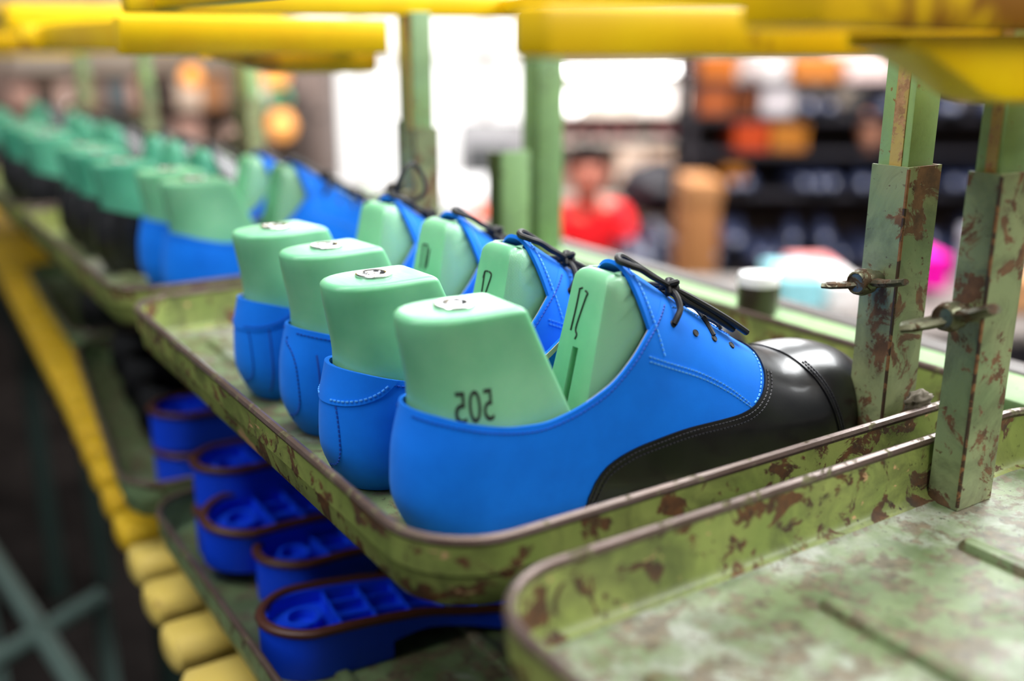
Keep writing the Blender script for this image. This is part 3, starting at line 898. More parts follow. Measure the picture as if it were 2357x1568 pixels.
gusset(y2s, .29, .45, .93, .97, .2250, .014)
y3s = yellow_shelf('blurred yellow shelf third from the front at top left', 3, .2520, .20, .56, 1.45, 1.96, .034)
y4s = yellow_shelf('far yellow shelf low at the left edge', 4, .2180, .19, .56, 2.00, 2.51, .034)
y5s = yellow_shelf('farthest yellow shelf near the top left corner', 5, .2650, .19, .56, 2.55, 3.06, .05)
y6s = yellow_shelf('last yellow shelf bar at the far end of the line', 6, .2000, .19, .60, 3.10, 3.60, .05)

# ------------------------------------------------------------------ blue soles on the lower trays
SW = [(0, .030), (.03, .0335), (.07, .0325), (.11, .0310), (.15, .035), (.19, .043), (.22, .0455), (.25, .0435), (.28, .036), (.305, .022)]
SL = .305
def sw(x):
    w = itp(SW, x)
    if x < .034: w *= math.sqrt(max(0, 1-(1-x/.034)**2))
    if x > .245: w *= math.sqrt(max(0, 1-((x-.245)/(SL-.245))**2.3))
    return w
def sole_top(x): return itp([(0, .036), (.05, .0345), (.10, .030), (.15, .0215), (.20, .0175), (.25, .0185), (.305, .027)], x)
def sole_bot(x):
    if x < .0855: return 0.0
    return itp([(.0856, .0130), (.11, .0165), (.14, .0115), (.17, .0035), (.20, .001), (.25, .003), (.305, .013)], x)
def make_sole(label):
    root = thing('shoe_sole', label, 'sole', group='blue soles on the lower trays')
    xs = [.034*(1-math.cos(PI/2*i/8)) for i in range(9)]+[.034+.0515*i/6 for i in range(1, 7)]+[.0856]+[.0856+.1594*i/16 for i in range(1, 17)]+[.245+.06*math.sin(PI/2*i/9) for i in range(1, 10)]
    xs[0] = 1e-5; xs[-1] = SL-1e-5
    rings = []
    for x in xs:
        w = sw(x); zt, zb = sole_top(x), sole_bot(x)
        xi = min(max(x, .007), SL-.008); wi = max(.0005, sw(xi)-.0065) if .007 < x < SL-.008 else .0003
        fl = zt-.011 if .008 < x < SL-.009 else zt
        rings.append([(x, -w*.97, zb), (x, -w, zb+.004), (x, -w, zt), (x, -wi, zt), (x, -wi, fl), (x, wi, fl), (x, wi, zt), (x, w, zt), (x, w, zb+.004), (x, w*.97, zb)])
    MB().loft(rings).build('sole_body', M['sole_blue'], root, ang=.5, merge=2e-6)
    outl = [(x, -sw(x)) for x in xs[1:-1]]; outl = outl+[(x, -y) for x, y in reversed(outl)]
    N = len(outl); rr = []
    for i, (x, y) in enumerate(outl):
        a = outl[i-1]; b = outl[(i+1) % N]
        tx, ty = b[0]-a[0], b[1]-a[1]; l = math.hypot(tx, ty); nx, ny = ty/l, -tx/l
        zt = sole_top(x)
        rr.append([(x+nx*o_, y+ny*o_, zt+dz) for o_, dz in ((.0008, -.0020), (.0022, -.0006), (.0022, .0018), (.0010, .0032), (-.0040, .0032), (-.0048, .0015), (-.0048, -.0030))])
    MB().loft(rr, closed=True).build('welt', M['welt'], root, ang=.9)
    for x in (.052, .078, .104, .130, .156, .182, .208, .234):
        w = sw(x)-.006
        MB().box(x-.0009, x+.0009, -w, w, sole_top(x)-.012, sole_top(x)-.0025).build('cavity_rib', M['sole_blue'], root, smooth=False)
    lr = MB()
    for s in (-.010, .010):
        P = [.05+.02*i for i in range(10)]
        lr.loft([[(x, s-.0008, sole_top(x)-.012), (x, s+.0008, sole_top(x)-.012), (x, s+.0008, sole_top(x)-.003), (x, s-.0008, sole_top(x)-.003)] for x in P])
    lr.build('long_rib', M['sole_blue'], root, smooth=False)
    MB().lathe([(.013, -.012), (.013, -.003), (.0105, -.003), (.0105, -.011)], 20, (.030, 0, sole_top(.03)), cap=False).build('heel_boss', M['sole_blue'], root)
    return root
LZ = -.18+.0022
sl = make_sole('nearest blue sole with brown welt and ribbed hollow heel')
place(sl, (.192, .612, LZ), math.radians(-6))
def sole_at(loc, rz, label, rx=0, ry=0):
    c = copy_tree(sl); return place(c, loc, math.radians(rz), label, rx=rx, ry=ry)
sole_at((.222, .700, LZ), 2, 'second blue sole, its heel block jutting out under the tray')
sole_at((.196, .752, LZ+.016), 3, 'third blue sole, tilted on the ones beside it', rx=.12)
sole_at((.205, .800, LZ+.0), 2, 'fourth blue sole, bottom of the leaning stack')
sole_at((.2085, .808, LZ+.0405), 3, 'fifth blue sole, topmost of the leaning stack')
sole_at((.212, .960, LZ), -2, 'lower blue sole of the round-heeled stack behind the tray corner')
sole_at((.212, .962, LZ+.0405), -1, 'upper blue sole of the round-heeled stack behind the tray corner')

# ------------------------------------------------------------------ yellow conveyor slats and the line's frame
line = thing('slat_conveyor', 'yellow slatted conveyor track running beneath the green trays', 'conveyor', (0, 0, 0))
def slat(x0, y, z, r, mt):
    rings = []
    prof = rrect(-.0265, .0265, -.0165, .0165, .0160, 5)
    for x, k in ((0, .55), (.002, .82), (.006, 1.0), (.36, 1.0)):
        rings.append([(x, px*k, pz*k) for px, pz, _, _ in prof])
    return MB().loft(rings).mesh('slat', mt)
sm1, sm2 = slat(0, 0, 0, 0, M['slat']), slat(0, 0, 0, 0, M['slat_pale'])
for i in range(42):
    y = .53+.0775*i
    o = link('slat', sm2 if i < 6 else sm1, line)
    o.location = (.150+.063*max(0, y-.6)-(.02*max(0, y-1.4)), y, -.236)
    o.rotation_euler = (random.uniform(-.08, .08), 0, random.uniform(-.02, .02))
MB().box(.30, .52, -.3, 4.2, -.50, -.253).build('track_beam', M['dark_steel'], line, smooth=False)
for y in (0.2, 1.6, 3.0):
    MB().box(.33, .37, y, y+.05, FLOORZ, -.49).build('leg', M['dark_steel'], line, smooth=False)
    MB().box(.46, .50, y, y+.05, FLOORZ, -.49).build('leg', M['dark_steel'], line, smooth=False)
for k in range(6):
    y0 = unit_y(k)
    MB().box(.36, .46, y0+.2, y0+.32, -.225, -.1785 if k in (1, 2, 3) else .0).build('carriage', M['dark_steel'], line, smooth=False)
    if k in (1, 2, 3): MB().box(.50, .53, y0+.25, y0+.28, -.18, .0).build('riser', M['dark_steel'], line, smooth=False)
MB().box(.560, .566, .30, 3.6, -.24, -.004).build('light_blocking_panel', M['dark_steel'], line, smooth=False)  # added panel that blocks light from behind reaching the lower trays
# side frame on the far side of the line
rail = thing('conveyor_rail', 'pale green rail with dark rubber strip beyond the shoes', 'rail', (0, 0, 0))
MB().rbox(.588, .641, .10, 3.6, -.06, .0265, .003).build('inner_beam', M['frame'], rail)
MB().rbox(.643, .668, .10, 3.6, -.05, .0270, .003).build('rubber_strip', mat('dark brown strip', lin(58, 48, 42), .5), rail)
for y in (.3, 1.8, 3.3): MB().box(.61, .66, y, y+.06, FLOORZ, -.05).build('leg', M['dark_steel'], rail, smooth=False)
cy = thing('roller_cap', 'short dark roller with a white cap on the side frame', 'roller', (.6090, .5680, .0265))
MB().lathe([(.015, .0), (.016, .002), (.016, .024), (.0165, .025)], 24).build('roller_body', mat('dark roller', lin(70, 62, 54), .35, metal=.3), cy)
MB().lathe([(.0172, .0245), (.0172, .030), (.015, .0335), (.0, .0335)], 24).build('cap', mat('white cap', lin(222, 222, 222), .4), cy)
MB().lathe([(.0030, .0), (.0030, .030)], 10, (.0195, -.003, 0)).build('spindle', M['steel'], cy)
# frame uprights standing at the far corner of the middle tray
up = thing('frame_upright', 'bright green square upright between the window and the red shirt', 'post', (.598, .868, 0))
MB().rbox(0, .032, 0, .03, .02, .275, .002).build('upright', M['frame'], up)
MB().rbox(-.002, .034, -.002, .032, .016, .024, .002).build('foot_plate', M['frame'], up)
st = thing('short_upright', 'short green channel stub at the foot of the bright upright', 'post', (.5485, .8655, 0))
MB().rbox(0, .004, 0, .02, -.03, .134, .001).build('dark_web', mat('dark green paint', lin(52, 72, 18), .5), st)
MB().rbox(.004, .038, 0, .004, -.03, .134, .001).build('pale_flange', M['frame'], st)
# ------------------------------------------------------------------ shoes farther down the line
def recolour(root, swaps):
    for ch in root.children:
        mt = ch.data.materials
        for i in range(len(mt)):
            if mt[i] in swaps:
                key = (ch.data.name, swaps[mt[i]].name)
                if key not in RC:
                    d = ch.data.copy(); RC[key] = d
                    for j in range(len(d.materials)):
                        if d.materials[j] in swaps: d.materials[j] = swaps[d.materials[j]]
                ch.data = RC[key]; break
RC = {}
lace_set(shoe_far, M['lace'])
teal = M['last'].copy(); teal.name = 'teal last plastic'
for n_ in teal.node_tree.nodes:
    if n_.type == 'VALTORGB' and n_.outputs[0].links and n_.outputs[0].links[0].to_socket.name == 'Base Color':
        n_.color_ramp.elements[0].color = lin(64, 150, 122); n_.color_ramp.elements[1].color = lin(92, 172, 140)
black_shoe = copy_tree(shoe_far)
recolour(black_shoe, {M['blue']: M['black'], M['stitch_blue']: M['stitch_black'], M['stitch_dblue']: M['stitch_black']})
teal_last = copy_tree(last_far)
recolour(teal_last, {M['last']: teal, M['milled_lit']: teal})
FAR = [('b', .236, .945, 1, 'blurred blue shoe in front on the tray behind', 'blurred mint last in the front shoe of the tray behind'),
       ('b', .236, 1.030, 4, 'blurred blue shoe second on the tray behind', 'blurred mint last second on the tray behind'),
       ('k', .214, 1.128, 3, 'nearest black shoe on the line, below a teal last', 'teal last in the nearest black shoe'),
       ('k', .215, 1.240, 4, 'second black shoe on the line', 'teal last in the second black shoe'),
       ('k', .215, 1.325, 5, 'third black shoe at the end of its tray', 'teal last in the third black shoe'),
       ('k', .205, 1.500, 3, 'fourth black shoe, first on the far tray', 'teal last in the fourth black shoe'),
       ('k', .212, 1.590, 4, 'fifth black shoe on the far tray', 'teal last in the fifth black shoe'),
       ('k', .205, 1.690, 4, 'sixth black shoe on the far tray', 'teal last in the sixth black shoe'),
       ('k', .210, 1.800, 5, 'seventh black shoe, last on the far tray', 'teal last in the seventh black shoe'),
       ('k', .205, 2.070, 4, 'dim black shoe by the left edge of the picture', 'teal last by the left edge of the picture'),
       ('k', .210, 2.180, 4, 'dimmest black shoe at the left edge', 'farthest teal last at the left edge')]
first = {'b': True, 'k': True}
for kind, x, y, a, ls, ll in FAR:
    ps, pl = (shoe_far, last_far) if kind == 'b' else (black_shoe, teal_last)
    if first[kind]: s_, l_ = ps, pl; first[kind] = False
    else: s_, l_ = copy_tree(ps), copy_tree(pl)
    g = 'blurred blue shoes on the second tray' if kind == 'b' else 'black shoes on the far trays'
    place(s_, (x, y, FZ), math.radians(a), ls, g)
    place(l_, (x, y, FZ), math.radians(a), ll, 'lasts in the far shoes')
# dark shoes waiting on the lower far trays
DARKL = ['black shoe on the lower tray behind the round soles', 'black shoe farther back on the lower tray', 'black shoe at the back of the lower tray', 'black shoe on the dim lower tray']
for i, (x, y) in enumerate(((.226, 1.07), (.236, 1.18), (.248, 1.29), (.262, 1.55))):
    place(copy_tree(black_shoe), (x, y, LZ), math.radians(3), DARKL[i], 'black shoes on the lower trays')

# ------------------------------------------------------------------ the hall behind the line
def hthing(name, label, cat, px, py, d, group=None):
    p = hall(px, py, d)
    return thing(name, label, cat, hw(p), -YAW, group), p
def span(px0, px1, py0, py1, d):
    a = hall(px0, py1, d); b = hall(px1, py0, d)
    return a.x, b.x, a.z, b.z
CM = {}
def cmat(c, r=.65):
    if c not in CM: CM[c] = mat('plain %d %d %d' % c, lin(*c), r, spec=0.18)
    return CM[c]
def carton(label, px0, px1, py0, py1, d, depth, c, lid=None, group=None, name='carton', lidh=.3):
    x0, x1, z0, z1 = span(px0, px1, py0, py1, d)
    w, h = x1-x0, z1-z0
    root = thing(name, label, 'box', hw(((x0+x1)/2, d, z0)), -YAW, group)
    MB().rbox(-w/2, w/2, 0, depth, 0, h*(1-lidh*.5), min(w, h)*.03).build('box_body', cmat(c), root)
    MB().rbox(-w/2-.004, w/2+.004, -.004, depth+.004, h*(1-lidh), h, min(w, h)*.03).build('lid', cmat(lid or c), root)
    return root
def rack(label, px0, px1, d, depth, levels, top, c=(60, 56, 58)):
    x0 = hall(px0, 300, d).x; x1 = hall(px1, 300, d).x
    root = thing('storage_rack', label, 'rack', hw(((x0+x1)/2, d, FLOORZ)), -YAW)
    w = x1-x0; m_ = cmat(c, .5)
    for sx in (-1, 1):
        for y in (0, depth-.03):
            MB().box(sx*w/2-.02, sx*w/2+.02, y, y+.03, 0, top-FLOORZ).build('upright', m_, root, smooth=False)
    for z in levels:
        MB().rbox(-w/2, w/2, 0, depth, z-FLOORZ-.025, z-FLOORZ, .004).build('rack_shelf', m_, root)
    MB().box(-w/2, w/2, depth-.004, depth, .2, top-FLOORZ-.28).build('back_panel', cmat((74, 62, 58) if c[0] < 60 else c), root, smooth=False)
    return root
# coarse shoe for the racks
def rack_shoe_mesh(nm, mt):
    mb = patch([lambda p, s: (topline(p.x)-p.z) if p.x < .15 else (itp(T_R, min(L, p.x))+.001-p.z)], 0, .002, nq=12, xs=XSL)
    return mb.mesh(nm, mt, merge=2e-5)
def rack_sole_mesh():
    bd = MB(); r0 = [on(x, itp(T_B, x)+.004, -1, .003) for x in XSL]+[on(x, itp(T_B, x)+.004, 1, .003) for x in reversed(XSL)]
    bd.loft([[(p.x, p.y, p.z-.012) for p in r0], [(p.x, p.y, p.z) for p in r0]])
    return bd.mesh('outsole', M['dark_hole'], merge=1e-5)
RSOLE = rack_sole_mesh()
shiny = black_leather('shiny dark leather', .20, lin(56, 62, 88))
maroon = black_leather('maroon leather', .3, lin(110, 42, 48))
RSH = {'dark': rack_shoe_mesh('shoe_upper', shiny), 'maroon': rack_shoe_mesh('shoe_upper', maroon)}
def rack_shoe(kind, p, rz, label, group):
    r = thing('finished_shoe', label, 'shoe', hw(p), -YAW+rz, group)
    link('shoe_upper', RSH[kind], r); link('outsole', RSOLE, r)
    return r
RD = 4.3
lv = [hall(1900, py, RD).z for py in (268, 445, 612, 188, 350)]
rack('dark storage rack full of shoes behind the right-hand posts', 1592, 2440, RD, .36, lv+[FLOORZ+.25], lv[0]+.30, (38, 36, 42))
ORD = ['first', 'second', 'third', 'fourth', 'fifth', 'sixth', 'seventh', 'eighth', 'ninth', 'tenth', 'eleventh', 'twelfth', 'thirteenth', 'fourteenth', 'fifteenth']
rows = [(1870, 2440, 0, 'dark glossy shoe on the top rack shelf'), (1690, 2440, 1, 'dark glossy shoe on the middle rack shelf'), (1670, 2440, 2, 'dark glossy shoe on the low rack shelf')]
for xa, xb_, li, lab in rows:
    px = xa; cnt = 0; cnt2 = 0
    while px < xb_:
        p = hall(px, 400, RD); p.y = RD+.30+random.uniform(-.02, .02); p.z = lv[li]+.0085
        rack_shoe('dark', p, -PI/2+random.uniform(-.25, .25), ORD[cnt]+' '+lab.replace('shoe on', 'shoe from the left on'), lab.replace('dark glossy shoe', 'shoes')); cnt += 1
        if li == 2 and random.random() < .55:
            p2 = p.copy(); p2.z += .079; p2.y -= .03
            rack_shoe('dark', p2, -PI/2+random.uniform(-.3, .3), ORD[cnt2]+' '+lab.replace('shoe on', 'shoe from the left piled on others on'), 'piled '+lab.replace('dark glossy shoe', 'shoes')); cnt2 += 1
        px += 62+random.uniform(-4, 10)
carton('orange-brown carton at the top left of the shoe rack', 1606, 1700, 128, 187, 4.31, .3, (176, 96, 34))
carton('russet carton under the orange-brown one on the rack', 1606, 1684, 200, 266, 4.31, .3, (150, 78, 40))
carton('white carton standing between orange cartons on the rack', 1745, 1818, 124, 187, 4.31, .3, (214, 206, 206))
carton('pale grey carton below the white one on the rack', 1752, 1830, 200, 266, 4.31, .3, (190, 182, 186))
carton('tan carton on the rack above the dark shoes', 1825, 1940, 130, 187, 4.31, .3, (196, 120, 52))
carton('pale pink carton high on the rack by the left post', 1950, 2060, 118, 187, 4.31, .3, (236, 208, 204))
carton('dark brown carton low beside the pale grey carton', 1690, 1745, 198, 266, 4.31, .25, (96, 48, 22))
carton('red-orange carton on the rack shelf', 1690, 1772, 282, 348, 4.31, .3, (170, 60, 22))
carton('amber carton next to the red-orange one', 1775, 1860, 286, 348, 4.31, .3, (168, 104, 36))
carton('tall tan carton at the rack foot right of the worker', 1562, 1660, 420, 900, 3.92, .3, (146, 98, 58), (168, 118, 76), lidh=.1)
carton('brown carton on the rack shelf right of the tall tan carton', 1664, 1716, 385, 443, 4.31, .14, (150, 92, 30))
bl = thing('hat_block', 'pale peach round block on the rack between dark shoes', 'block', hw(hall(2000, 350, RD+.08)+Vector((0, 0, .031))), -YAW)
MB().lathe([(.03, 0), (.045, .02), (.055, .06), (.053, .10), (.035, .135), (.0, .145)], 20).build('block_body', cmat((226, 160, 132)), bl)
MB().lathe([(.028, -.03), (.032, .002)], 16).build('block_foot', cmat((120, 80, 60)), bl)
# long shelf of white and beige cartons behind the worker
SD = 5.8
slz = [hall(1450, py, SD).z for py in (322, 455, 258)]
rack('pale shelf behind the seated worker', 1275, 1720, SD, .4, slz+[FLOORZ+.3], slz[0]+.4, (190, 178, 168))
x = 1280; i = 0
WC = [(238, 232, 226), (230, 220, 210), (244, 240, 238), (224, 206, 194), (236, 228, 224)]
WL = ['left end of', 'second place on', 'middle of', 'fourth place on', 'right end of']
for i in range(5):
    w_ = [88, 92, 100, 84, 56][i]
    carton('whitish carton at the %s the pale shelf' % WL[i], x, x+w_-6, [200, 190, 196, 205, 215][i], 258, SD+.12, .25, WC[i]); x += w_
for i in range(6):
    p = hall(1300+i*52, 322, SD+.05); p.y = SD+.33
    rack_shoe('maroon', Vector((p.x, p.y, slz[0]+.0085)), -PI/2+random.uniform(-.2, .2), ORD[i]+' maroon shoe from the left on the pale shelf', 'maroon shoes on the pale shelf')
for i, c in enumerate(((214, 190, 172), (198, 164, 138), (222, 204, 190), (190, 150, 116))):
    carton(['beige bag-like carton left of', 'tan carton over', 'cream carton right of', 'light brown carton far right of'][i]+' the dark heap on the pale shelf', 1420+i*72, 1488+i*72, [345, 352, 340, 360][i], 455, SD+.03, .3, c)
# worker's bench and the worker
BZ = hall(1400, 585, 4.75).z
bench = thing('workbench', 'brown workbench in front of the worker in red', 'bench', hw((hall(1362, 585, 4.3).x, 3.9, FLOORZ)), -YAW)
bw = .37
MB().rbox(-bw, bw, 0, .85, BZ-FLOORZ-.04, BZ-FLOORZ, .006).build('bench_top', cmat((120, 92, 74)), bench)
for sx in (-1, 1):
    for y in (.05, .75): MB().box(sx*(bw-.1)-.03, sx*(bw-.1)+.03, y, y+.06, 0, BZ-FLOORZ-.035).build('leg', cmat((70, 60, 54)), bench, smooth=False)
for i, (px, py) in enumerate(((1432, 560), (1466, 575), (1500, 560), (1534, 580), (1478, 540))):
    p = hall(px, py, 4.5); p.z = BZ+.0085+(.078 if i == 4 else 0); p.y = 4.7
    rack_shoe('dark', p, -PI/2+random.uniform(-.5, .5), ['navy shoe on the bench by the worker elbow', 'second navy shoe on the bench', 'third navy shoe on the bench', 'navy shoe at the bench end', 'navy shoe on top of the bench heap'][i], 'navy shoes on the bench')
def heap(label, px0, px1, py0, py1, d, c):
    x0, x1, z0, z1 = span(px0, px1, py0, py1, d)
    root = thing('sack', label, 'sack', hw(((x0+x1)/2, d, z0)), -YAW)
    bm = bmesh.new(); bmesh.ops.create_icosphere(bm, subdivisions=4, radius=1)
    for v in bm.verts:
        q = v.co
        n_ = 1+.10*math.sin(q.x*5+1)*math.cos(q.z*6)+.07*math.sin(q.y*9+q.x*4)
        v.co = (q.x*n_*(x1-x0)/2, q.y*n_*.18, max(-.92, q.z)*n_*(z1-z0)/2+(z1-z0)/2*.95)
    me = bpy.data.meshes.new('sack_body'); bm.to_mesh(me); bm.free(); me.materials.append(cmat(c, .4))
    for p in me.polygons: p.use_smooth = True
    link('sack_body', me, root)
    MB().tube([Vector((.06*math.cos(a), .03*math.sin(a), (z1-z0)*.93+.01*math.sin(2*a))) for a in [2*PI*k/16 for k in range(16)]], .012, 6, closed=True).build('sack_tie', cmat((40, 38, 40)), root)
    return root
heap('dark sack right of the worker in red', 1425, 1600, 372, 492, 5.2, (44, 42, 48))
heap('black sack behind the navy shoes', 1560, 1640, 455, 640, 5.3, (34, 32, 40))

def skin_mesh(name, chains, mt, parent, root_i=0, sub=2):
    """chains: lists of (x, y, z, r); equal points are shared, so the surface is one piece"""
    idx = {}; V = []; R = []; E = []
    for ch in chains:
        prev = None
        for x, y, z, r in ch:
            k = (round(x, 4), round(y, 4), round(z, 4))
            if k not in idx: idx[k] = len(V); V.append((x, y, z)); R.append(r)
            if prev is not None and prev != idx[k]: E.append((prev, idx[k]))
            prev = idx[k]
    me = bpy.data.meshes.new(name); me.from_pydata(V, E, [])
    bm = bmesh.new(); bm.from_mesh(me); lay = bm.verts.layers.skin.verify()
    bm.verts.ensure_lookup_table()
    for i, v in enumerate(bm.verts):
        v[lay].radius = (R[i], R[i]) if not isinstance(R[i], tuple) else R[i]; v[lay].use_root = i == root_i
    bm.to_mesh(me); bm.free()
    o = link(name, me); o.modifiers.new('skin', 'SKIN'); s_ = o.modifiers.new('sub', 'SUBSURF'); s_.levels = sub; s_.render_levels = sub
    dg = bpy.context.evaluated_depsgraph_get()
    nm = bpy.data.meshes.new_from_object(o.evaluated_get(dg))
    nm.materials.clear(); nm.materials.append(mt)
    for p in nm.polygons: p.use_smooth = True
    o.modifiers.clear(); o.data = nm; o.parent = parent
    return o
def person():
    base = hall(1352, 600, 5.0)
    root = thing('person', 'seated person in a red shirt with black hair, bent over the bench', 'person', hw((base.x, 5.0, FLOORZ)), -YAW)
    sk = mat('skin', lin(206, 128, 108), .55); red = mat('red cotton', (0.90, 0.003, 0.012, 1), .8); hair = mat('black hair', lin(14, 12, 13), .85, spec=.08); tr = mat('dark trousers', lin(34, 36, 46), .8)
    hz = 1.10-.0   # top of head above floor
    neck = (-.01, -.10, .86)
    ch = [[(0, .02, .50, .13), (0, .0, .62, .12), (0, -.04, .76, .11), (neck[0], neck[1], .83, .06), (-.01, -.125, .885, .05), (-.02, -.16, .95, .085), (-.022, -.17, 1.02, .088), (-.022, -.165, 1.065, .06)]]
    for s in (-1, 1):
        sh = (s*.15, -.07, .775)
        el = (s*.21, -.20, .58); wr = (s*.12, -.40, .605)
        ch.append([(0, -.04, .76, .11), (*sh, .055), (s*.19, -.13, .68, .046), (*el, .038), (s*.17, -.30, .59, .034), (*wr, .026), (s*.105, -.43, .605, .034), (s*.095, -.465, .603, .032)])
        for k, (dx, ln) in enumerate(((-.026, .050), (-.009, .062), (.009, .060), (.025, .046))):
            ch.append([(s*.095, -.465, .603, .032), (s*.095+dx, -.485, .604, .010), (s*.095+dx*1.1, -.485-ln*.55, .600, .009), (s*.095+dx*1.15, -.485-ln, .588, .008)])
        ch.append([(s*.105, -.43, .605, .034), (s*.105-s*.035, -.445, .602, .010), (s*.105-s*.052, -.468, .596, .009)])
        ch.append([(0, .02, .50, .13), (s*.10, -.04, .46, .085), (s*.13, -.30, .46, .07), (s*.14, -.44, .44, .06), (s*.14, -.43, .22, .05), (s*.14, -.42, .07, .04), (s*.14, -.50, .035, .035)])
    skin_mesh('body', ch, sk, root)
    # face
    f = MB()
    f.tube([Vector((-.022, -.245, 1.000)), Vector((-.022, -.258, .978)), Vector((-.022, -.250, .968))], [.008, .013, .010], 8)
    f.build('nose', sk, root)
    for s in (-1, 1):
        MB().lathe([(.0, -.004), (.010, -.003), (.012, .001), (.006, .006), (.0, .007)], 10, (-.022+s*.032, -.246, 1.005), axis='Y').build('eye', hair, root)
        MB().tube([Vector((-.022+s*.092, -.165, 1.02)), Vector((-.022+s*.100, -.16, 1.0)), Vector((-.022+s*.092, -.165, .975))], [.010, .014, .009], 8).build('ear', sk, root)
    MB().tube([Vector((-.045, -.240, .945)), Vector((-.022, -.247, .944)), Vector((.001, -.240, .945))], .006, 6).build('mouth', mat('lips', lin(150, 70, 66), .5), root)
    h = []
    bm = bmesh.new(); bmesh.ops.create_icosphere(bm, subdivisions=4, radius=1)
    for v in bm.verts:
        q = v.co; n_ = 1+.05*math.sin(q.x*17+q.z*11)*math.cos(q.y*13)
        x_, y_, z_ = q.x*.105*n_, q.y*.112*n_, q.z*.095*n_
        if q.y < -.35 and q.z < .25: y_ = -.03; z_ = max(z_, .02)
        v.co = (-.022+x_, -.145+y_, 1.045+z_)
    me = bpy.data.meshes.new('hair'); bm.to_mesh(me); bm.free(); me.materials.append(hair)
    for p in me.polygons: p.use_smooth = True
    link('hair', me, root)
    sc = [[(0, .02, .50, .15), (0, .0, .62, .142), (0, -.04, .755, .128), (-.005, -.075, .815, .075)]]
    for s in (-1, 1): sc.append([(0, -.04, .755, .128), (s*.155, -.07, .775, .070), (s*.195, -.135, .68, .060), (s*.205, -.175, .62, .052)])
    skin_mesh('shirt', sc, red, root)
    tc = []
    for s in (-1, 1): tc.append([(0, .02, .48, .145), (s*.10, -.04, .46, .10), (s*.13, -.30, .46, .085), (s*.14, -.44, .44, .076), (s*.14, -.43, .22, .066), (s*.14, -.42, .10, .058)])
    skin_mesh('trousers', tc, tr, root)
    st_ = thing('stool', 'round stool under the person in red', 'stool', hw((base.x, 5.03, FLOORZ)), -YAW)
    MB().lathe([(.15, .32), (.16, .33), (.16, .355), (.14, .36), (0, .36)], 20).build('seat', cmat((70, 50, 36)), st_)
    for k in range(4):
        a = PI/4+PI/2*k; MB().tube([Vector((.11*math.cos(a), .11*math.sin(a), .325)), Vector((.16*math.cos(a), .16*math.sin(a), 0))], .014, 8).build('leg', cmat((60, 60, 62)), st_)
person()
# machines and white goods before the window
def machine(label, px0, px1, py0, py1, d, depth, c, c2):
    x0, x1, z0, z1 = span(px0, px1, py0, py1, d); w = x1-x0; h = z1-FLOORZ
    root = thing('machine_cabinet', label, 'machine', hw(((x0+x1)/2, d, FLOORZ)), -YAW)
    MB().rbox(-w/2, w/2, 0, depth, 0, h, .012).build('housing', cmat(c, .5), root)
    MB().rbox(-w*.38, w*.30, -.012, .01, h-(z1-z0)*.72, h-(z1-z0)*.18, .006).build('front_panel', cmat(c2, .4), root)
    MB().lathe([(.02, 0), (.02, -.03), (.012, -.035)], 12, (w*.40, -.002, h-(z1-z0)*.3), axis='Y').build('knob', cmat((30, 30, 32)), root)
    return root
machine('grey machine with a dark panel left of the bright green upright', 1055, 1215, 292, 520, 6.2, .6, (150, 150, 154), (74, 76, 78))
machine('white cabinet low before the window', 990, 1120, 430, 560, 5.4, .5, (240, 240, 242), (222, 224, 228))
carton('orange-red carton on the floor frame beside the short stub', 1085, 1160, 494, 520, 4.6, .3, (196, 84, 56))
machine('lilac grey control cabinet left of the tall post', 640, 745, 150, 520, 7.2, .6, (128, 112, 106), (96, 84, 80))
# clutter at the far left
LD = 6.6
llz = [hall(300, py, LD).z for py in (250, 345)]
rack('dim rack of boxes at the far left', -40, 640, LD, .4, llz+[FLOORZ+.3], llz[0]+.5, (70, 58, 50))
LCOL = [(96, 80, 74), (168, 132, 120), (74, 60, 52), (190, 160, 148), (120, 96, 84), (84, 92, 96), (176, 136, 120), (58, 48, 44), (200, 178, 160), (150, 104, 70), (104, 92, 84), (206, 196, 178)]
LNAM = ['grey-brown', 'dusty pink', 'dark brown', 'pale rose', 'mid brown', 'slate', 'salmon', 'near-black', 'cream', 'russet', 'taupe', 'off-white']
for i in range(12):
    x = -30+i*55
    carton('%s box on the upper shelf of the dim far rack' % LNAM[i], x, x+50, 165+(i*37 % 40), 250, LD+.04, .3, LCOL[i])
    carton('%s box on the lower shelf of the dim far rack' % LNAM[(i+5) % 12], x, x+50, 272+(i*23 % 30), 345, LD+.04, .3, LCOL[(i+5) % 12])
# hanging lamps and tube lamps
def tube_lamp(label, px0, px1, py, d, es):
    a, b = hall(px0, py, d), hall(px1, py, d); w = b.x-a.x
    root = thing('tube_lamp', label, 'lamp', hw(((a.x+b.x)/2, d, a.z)), -YAW, 'tube lamps')
    MB().rbox(-w/2-.02, w/2+.02, -.05, .05, .022, .055, .006).build('housing', cmat((235, 235, 235)), root)
    for y in (-.025, .025):
        rings = [[(x, y+.017*math.cos(2*PI*k/12), .017*math.sin(2*PI*k/12)) for k in range(12)] for x in (-w/2, w/2)]
        MB().loft(rings).build('tube', mat('lit tube', (1, 1, 1, 1), .5, emit=(1, .99, .97, 1), es=es), root)
    for sx in (-1, 1): MB().tube([Vector((sx*w*.35, 0, .05)), Vector((sx*w*.35, 0, 1.8))], .004, 6).build('hanger', cmat((60, 60, 60)), root)
tube_lamp('lit tube lamp just under the bright yellow shelf', 1262, 1618, 158, 5.0, 9)
tube_lamp('lit tube lamp showing above the bright yellow shelf', 1262, 1560, 2, 4.6, 9)
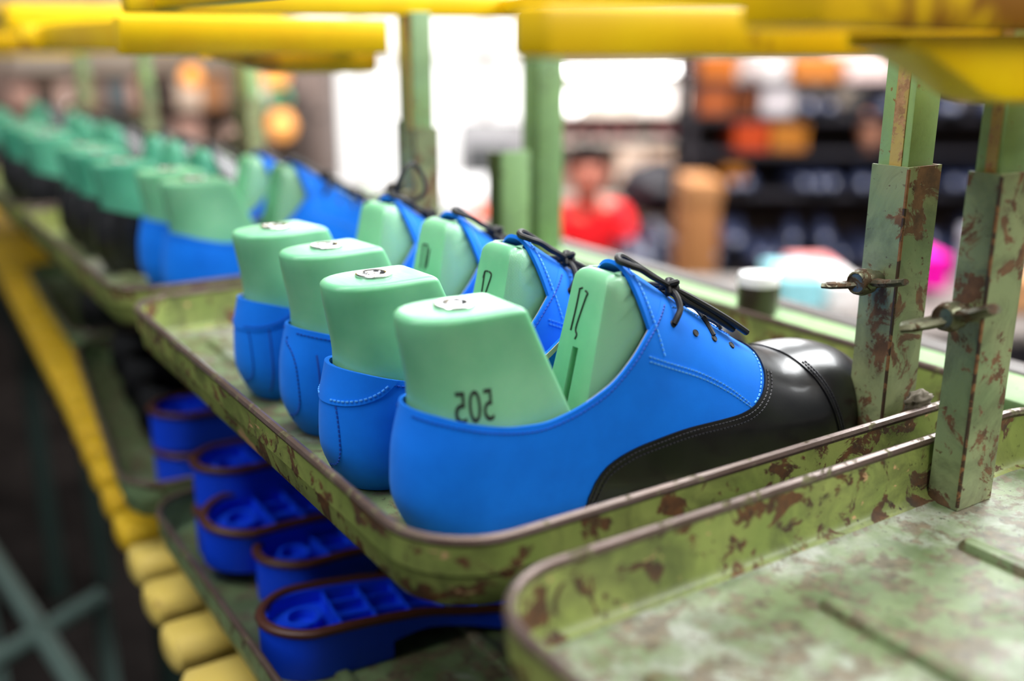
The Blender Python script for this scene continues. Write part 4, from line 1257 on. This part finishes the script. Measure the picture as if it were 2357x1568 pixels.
def bulb(label, px, py, d, col, es, r):
    p = hall(px, py, d)
    root = thing('bulb_lamp', label, 'lamp', hw(p), -YAW, 'small hanging lamps')
    MB().lathe([(.0, -r), (r*.7, -r*.7), (r, 0), (r*.7, r*.75), (r*.35, r*1.1)], 14).build('bulb', mat('glowing bulb', (col[0]*.6, col[1]*.6, col[2]*.6, 1), .4, emit=col, es=es), root)
    MB().lathe([(r*.42, r*1.0), (r*.42, r*1.9), (r*.2, r*2.1)], 12).build('socket', cmat((50, 48, 46)), root)
    MB().tube([Vector((0, 0, r*2)), Vector((0, 0, 1.6))], .004, 6).build('cord', cmat((40, 40, 40)), root)
bulb('round orange lamp behind the distant green post', 648, 290, 6.0, (1, .42, .09, 1), .75, .085)
bulb('orange lamp higher up behind the yellow shelf', 632, 176, 6.0, (1, .38, .06, 1), .7, .08)
bulb('small green signal lamp between the two orange lamps', 640, 226, 6.1, (.02, .40, .20, 1), .8, .07)
bulb('orange lamp left among the far posts', 440, 178, 6.0, (1, .35, .03, 1), .7, .06)
bulb('white lamp right of the bright green upright', 1318, 238, 5.2, (1, 1, 1, 1), 4, .05)
bulb('white lamp among the far boxes at the left', 180, 262, 6.0, (1, .85, .8, 1), .7, .07)
# low bench to the right with small coloured boxes
b2z = hall(1900, 715, 2.5).z
b2 = thing('side_table', 'grey side table behind the right-hand posts', 'table', hw((hall(2120, 700, 2.5).x, 2.3, FLOORZ)), -YAW)
MB().rbox(-.62, .75, 0, .6, b2z-FLOORZ-.03, b2z-FLOORZ, .005).build('table_top', cmat((112, 104, 100)), b2)
for sx in (-.58, .70):
    for y in (.05, .5): MB().box(sx-.02, sx+.02, y, y+.04, 0, b2z-FLOORZ-.025).build('leg', cmat((60, 60, 60)), b2, smooth=False)
carton('cyan box on the side table', 1795, 1900, 640, 712, 2.45, .2, (150, 214, 224))
carton('pink box on the side table behind the cyan one', 1835, 1935, 612, 690, 2.7, .15, (226, 140, 140))
carton('white box on the side table left of the post', 1905, 1985, 650, 715, 2.5, .2, (236, 230, 228))
carton('bright magenta box between the two right-hand posts', 2118, 2190, 592, 668, 2.6, .2, (226, 0, 160))
carton('grey box on the side table at the right edge', 2290, 2400, 560, 700, 2.6, .25, (176, 176, 186))
carton('tan box on the side table at the right edge', 2300, 2400, 640, 720, 2.45, .12, (190, 140, 96))
# teal pipe frame standing on the floor at lower left
def at_z(px, py, z):
    p = hall(px, py, 1.0); d = (z-CAMZ)/(p.z-CAMZ); q = hall(px, py, d); return hw(q)
pf = thing('pipe_frame', 'grey-green pipe frame on the floor at the lower left', 'frame', (0, 0, 0))
PM = mat('grey-green pipe', lin(92, 112, 106), .4)
z = -.62
A1, A2, B1, B2 = at_z(-60, 1215, z), at_z(215, 1640, z), at_z(230, 1375, z), at_z(-60, 1550, z)
for a, b in ((A1, A2), (B1, B2)): MB().tube([a, b], .016, 10).build('pipe', PM, pf)
for p in (A1, A2, B1, B2): MB().tube([Vector(p), Vector((p[0], p[1], FLOORZ))], .014, 8).build('pipe_leg', PM, pf)
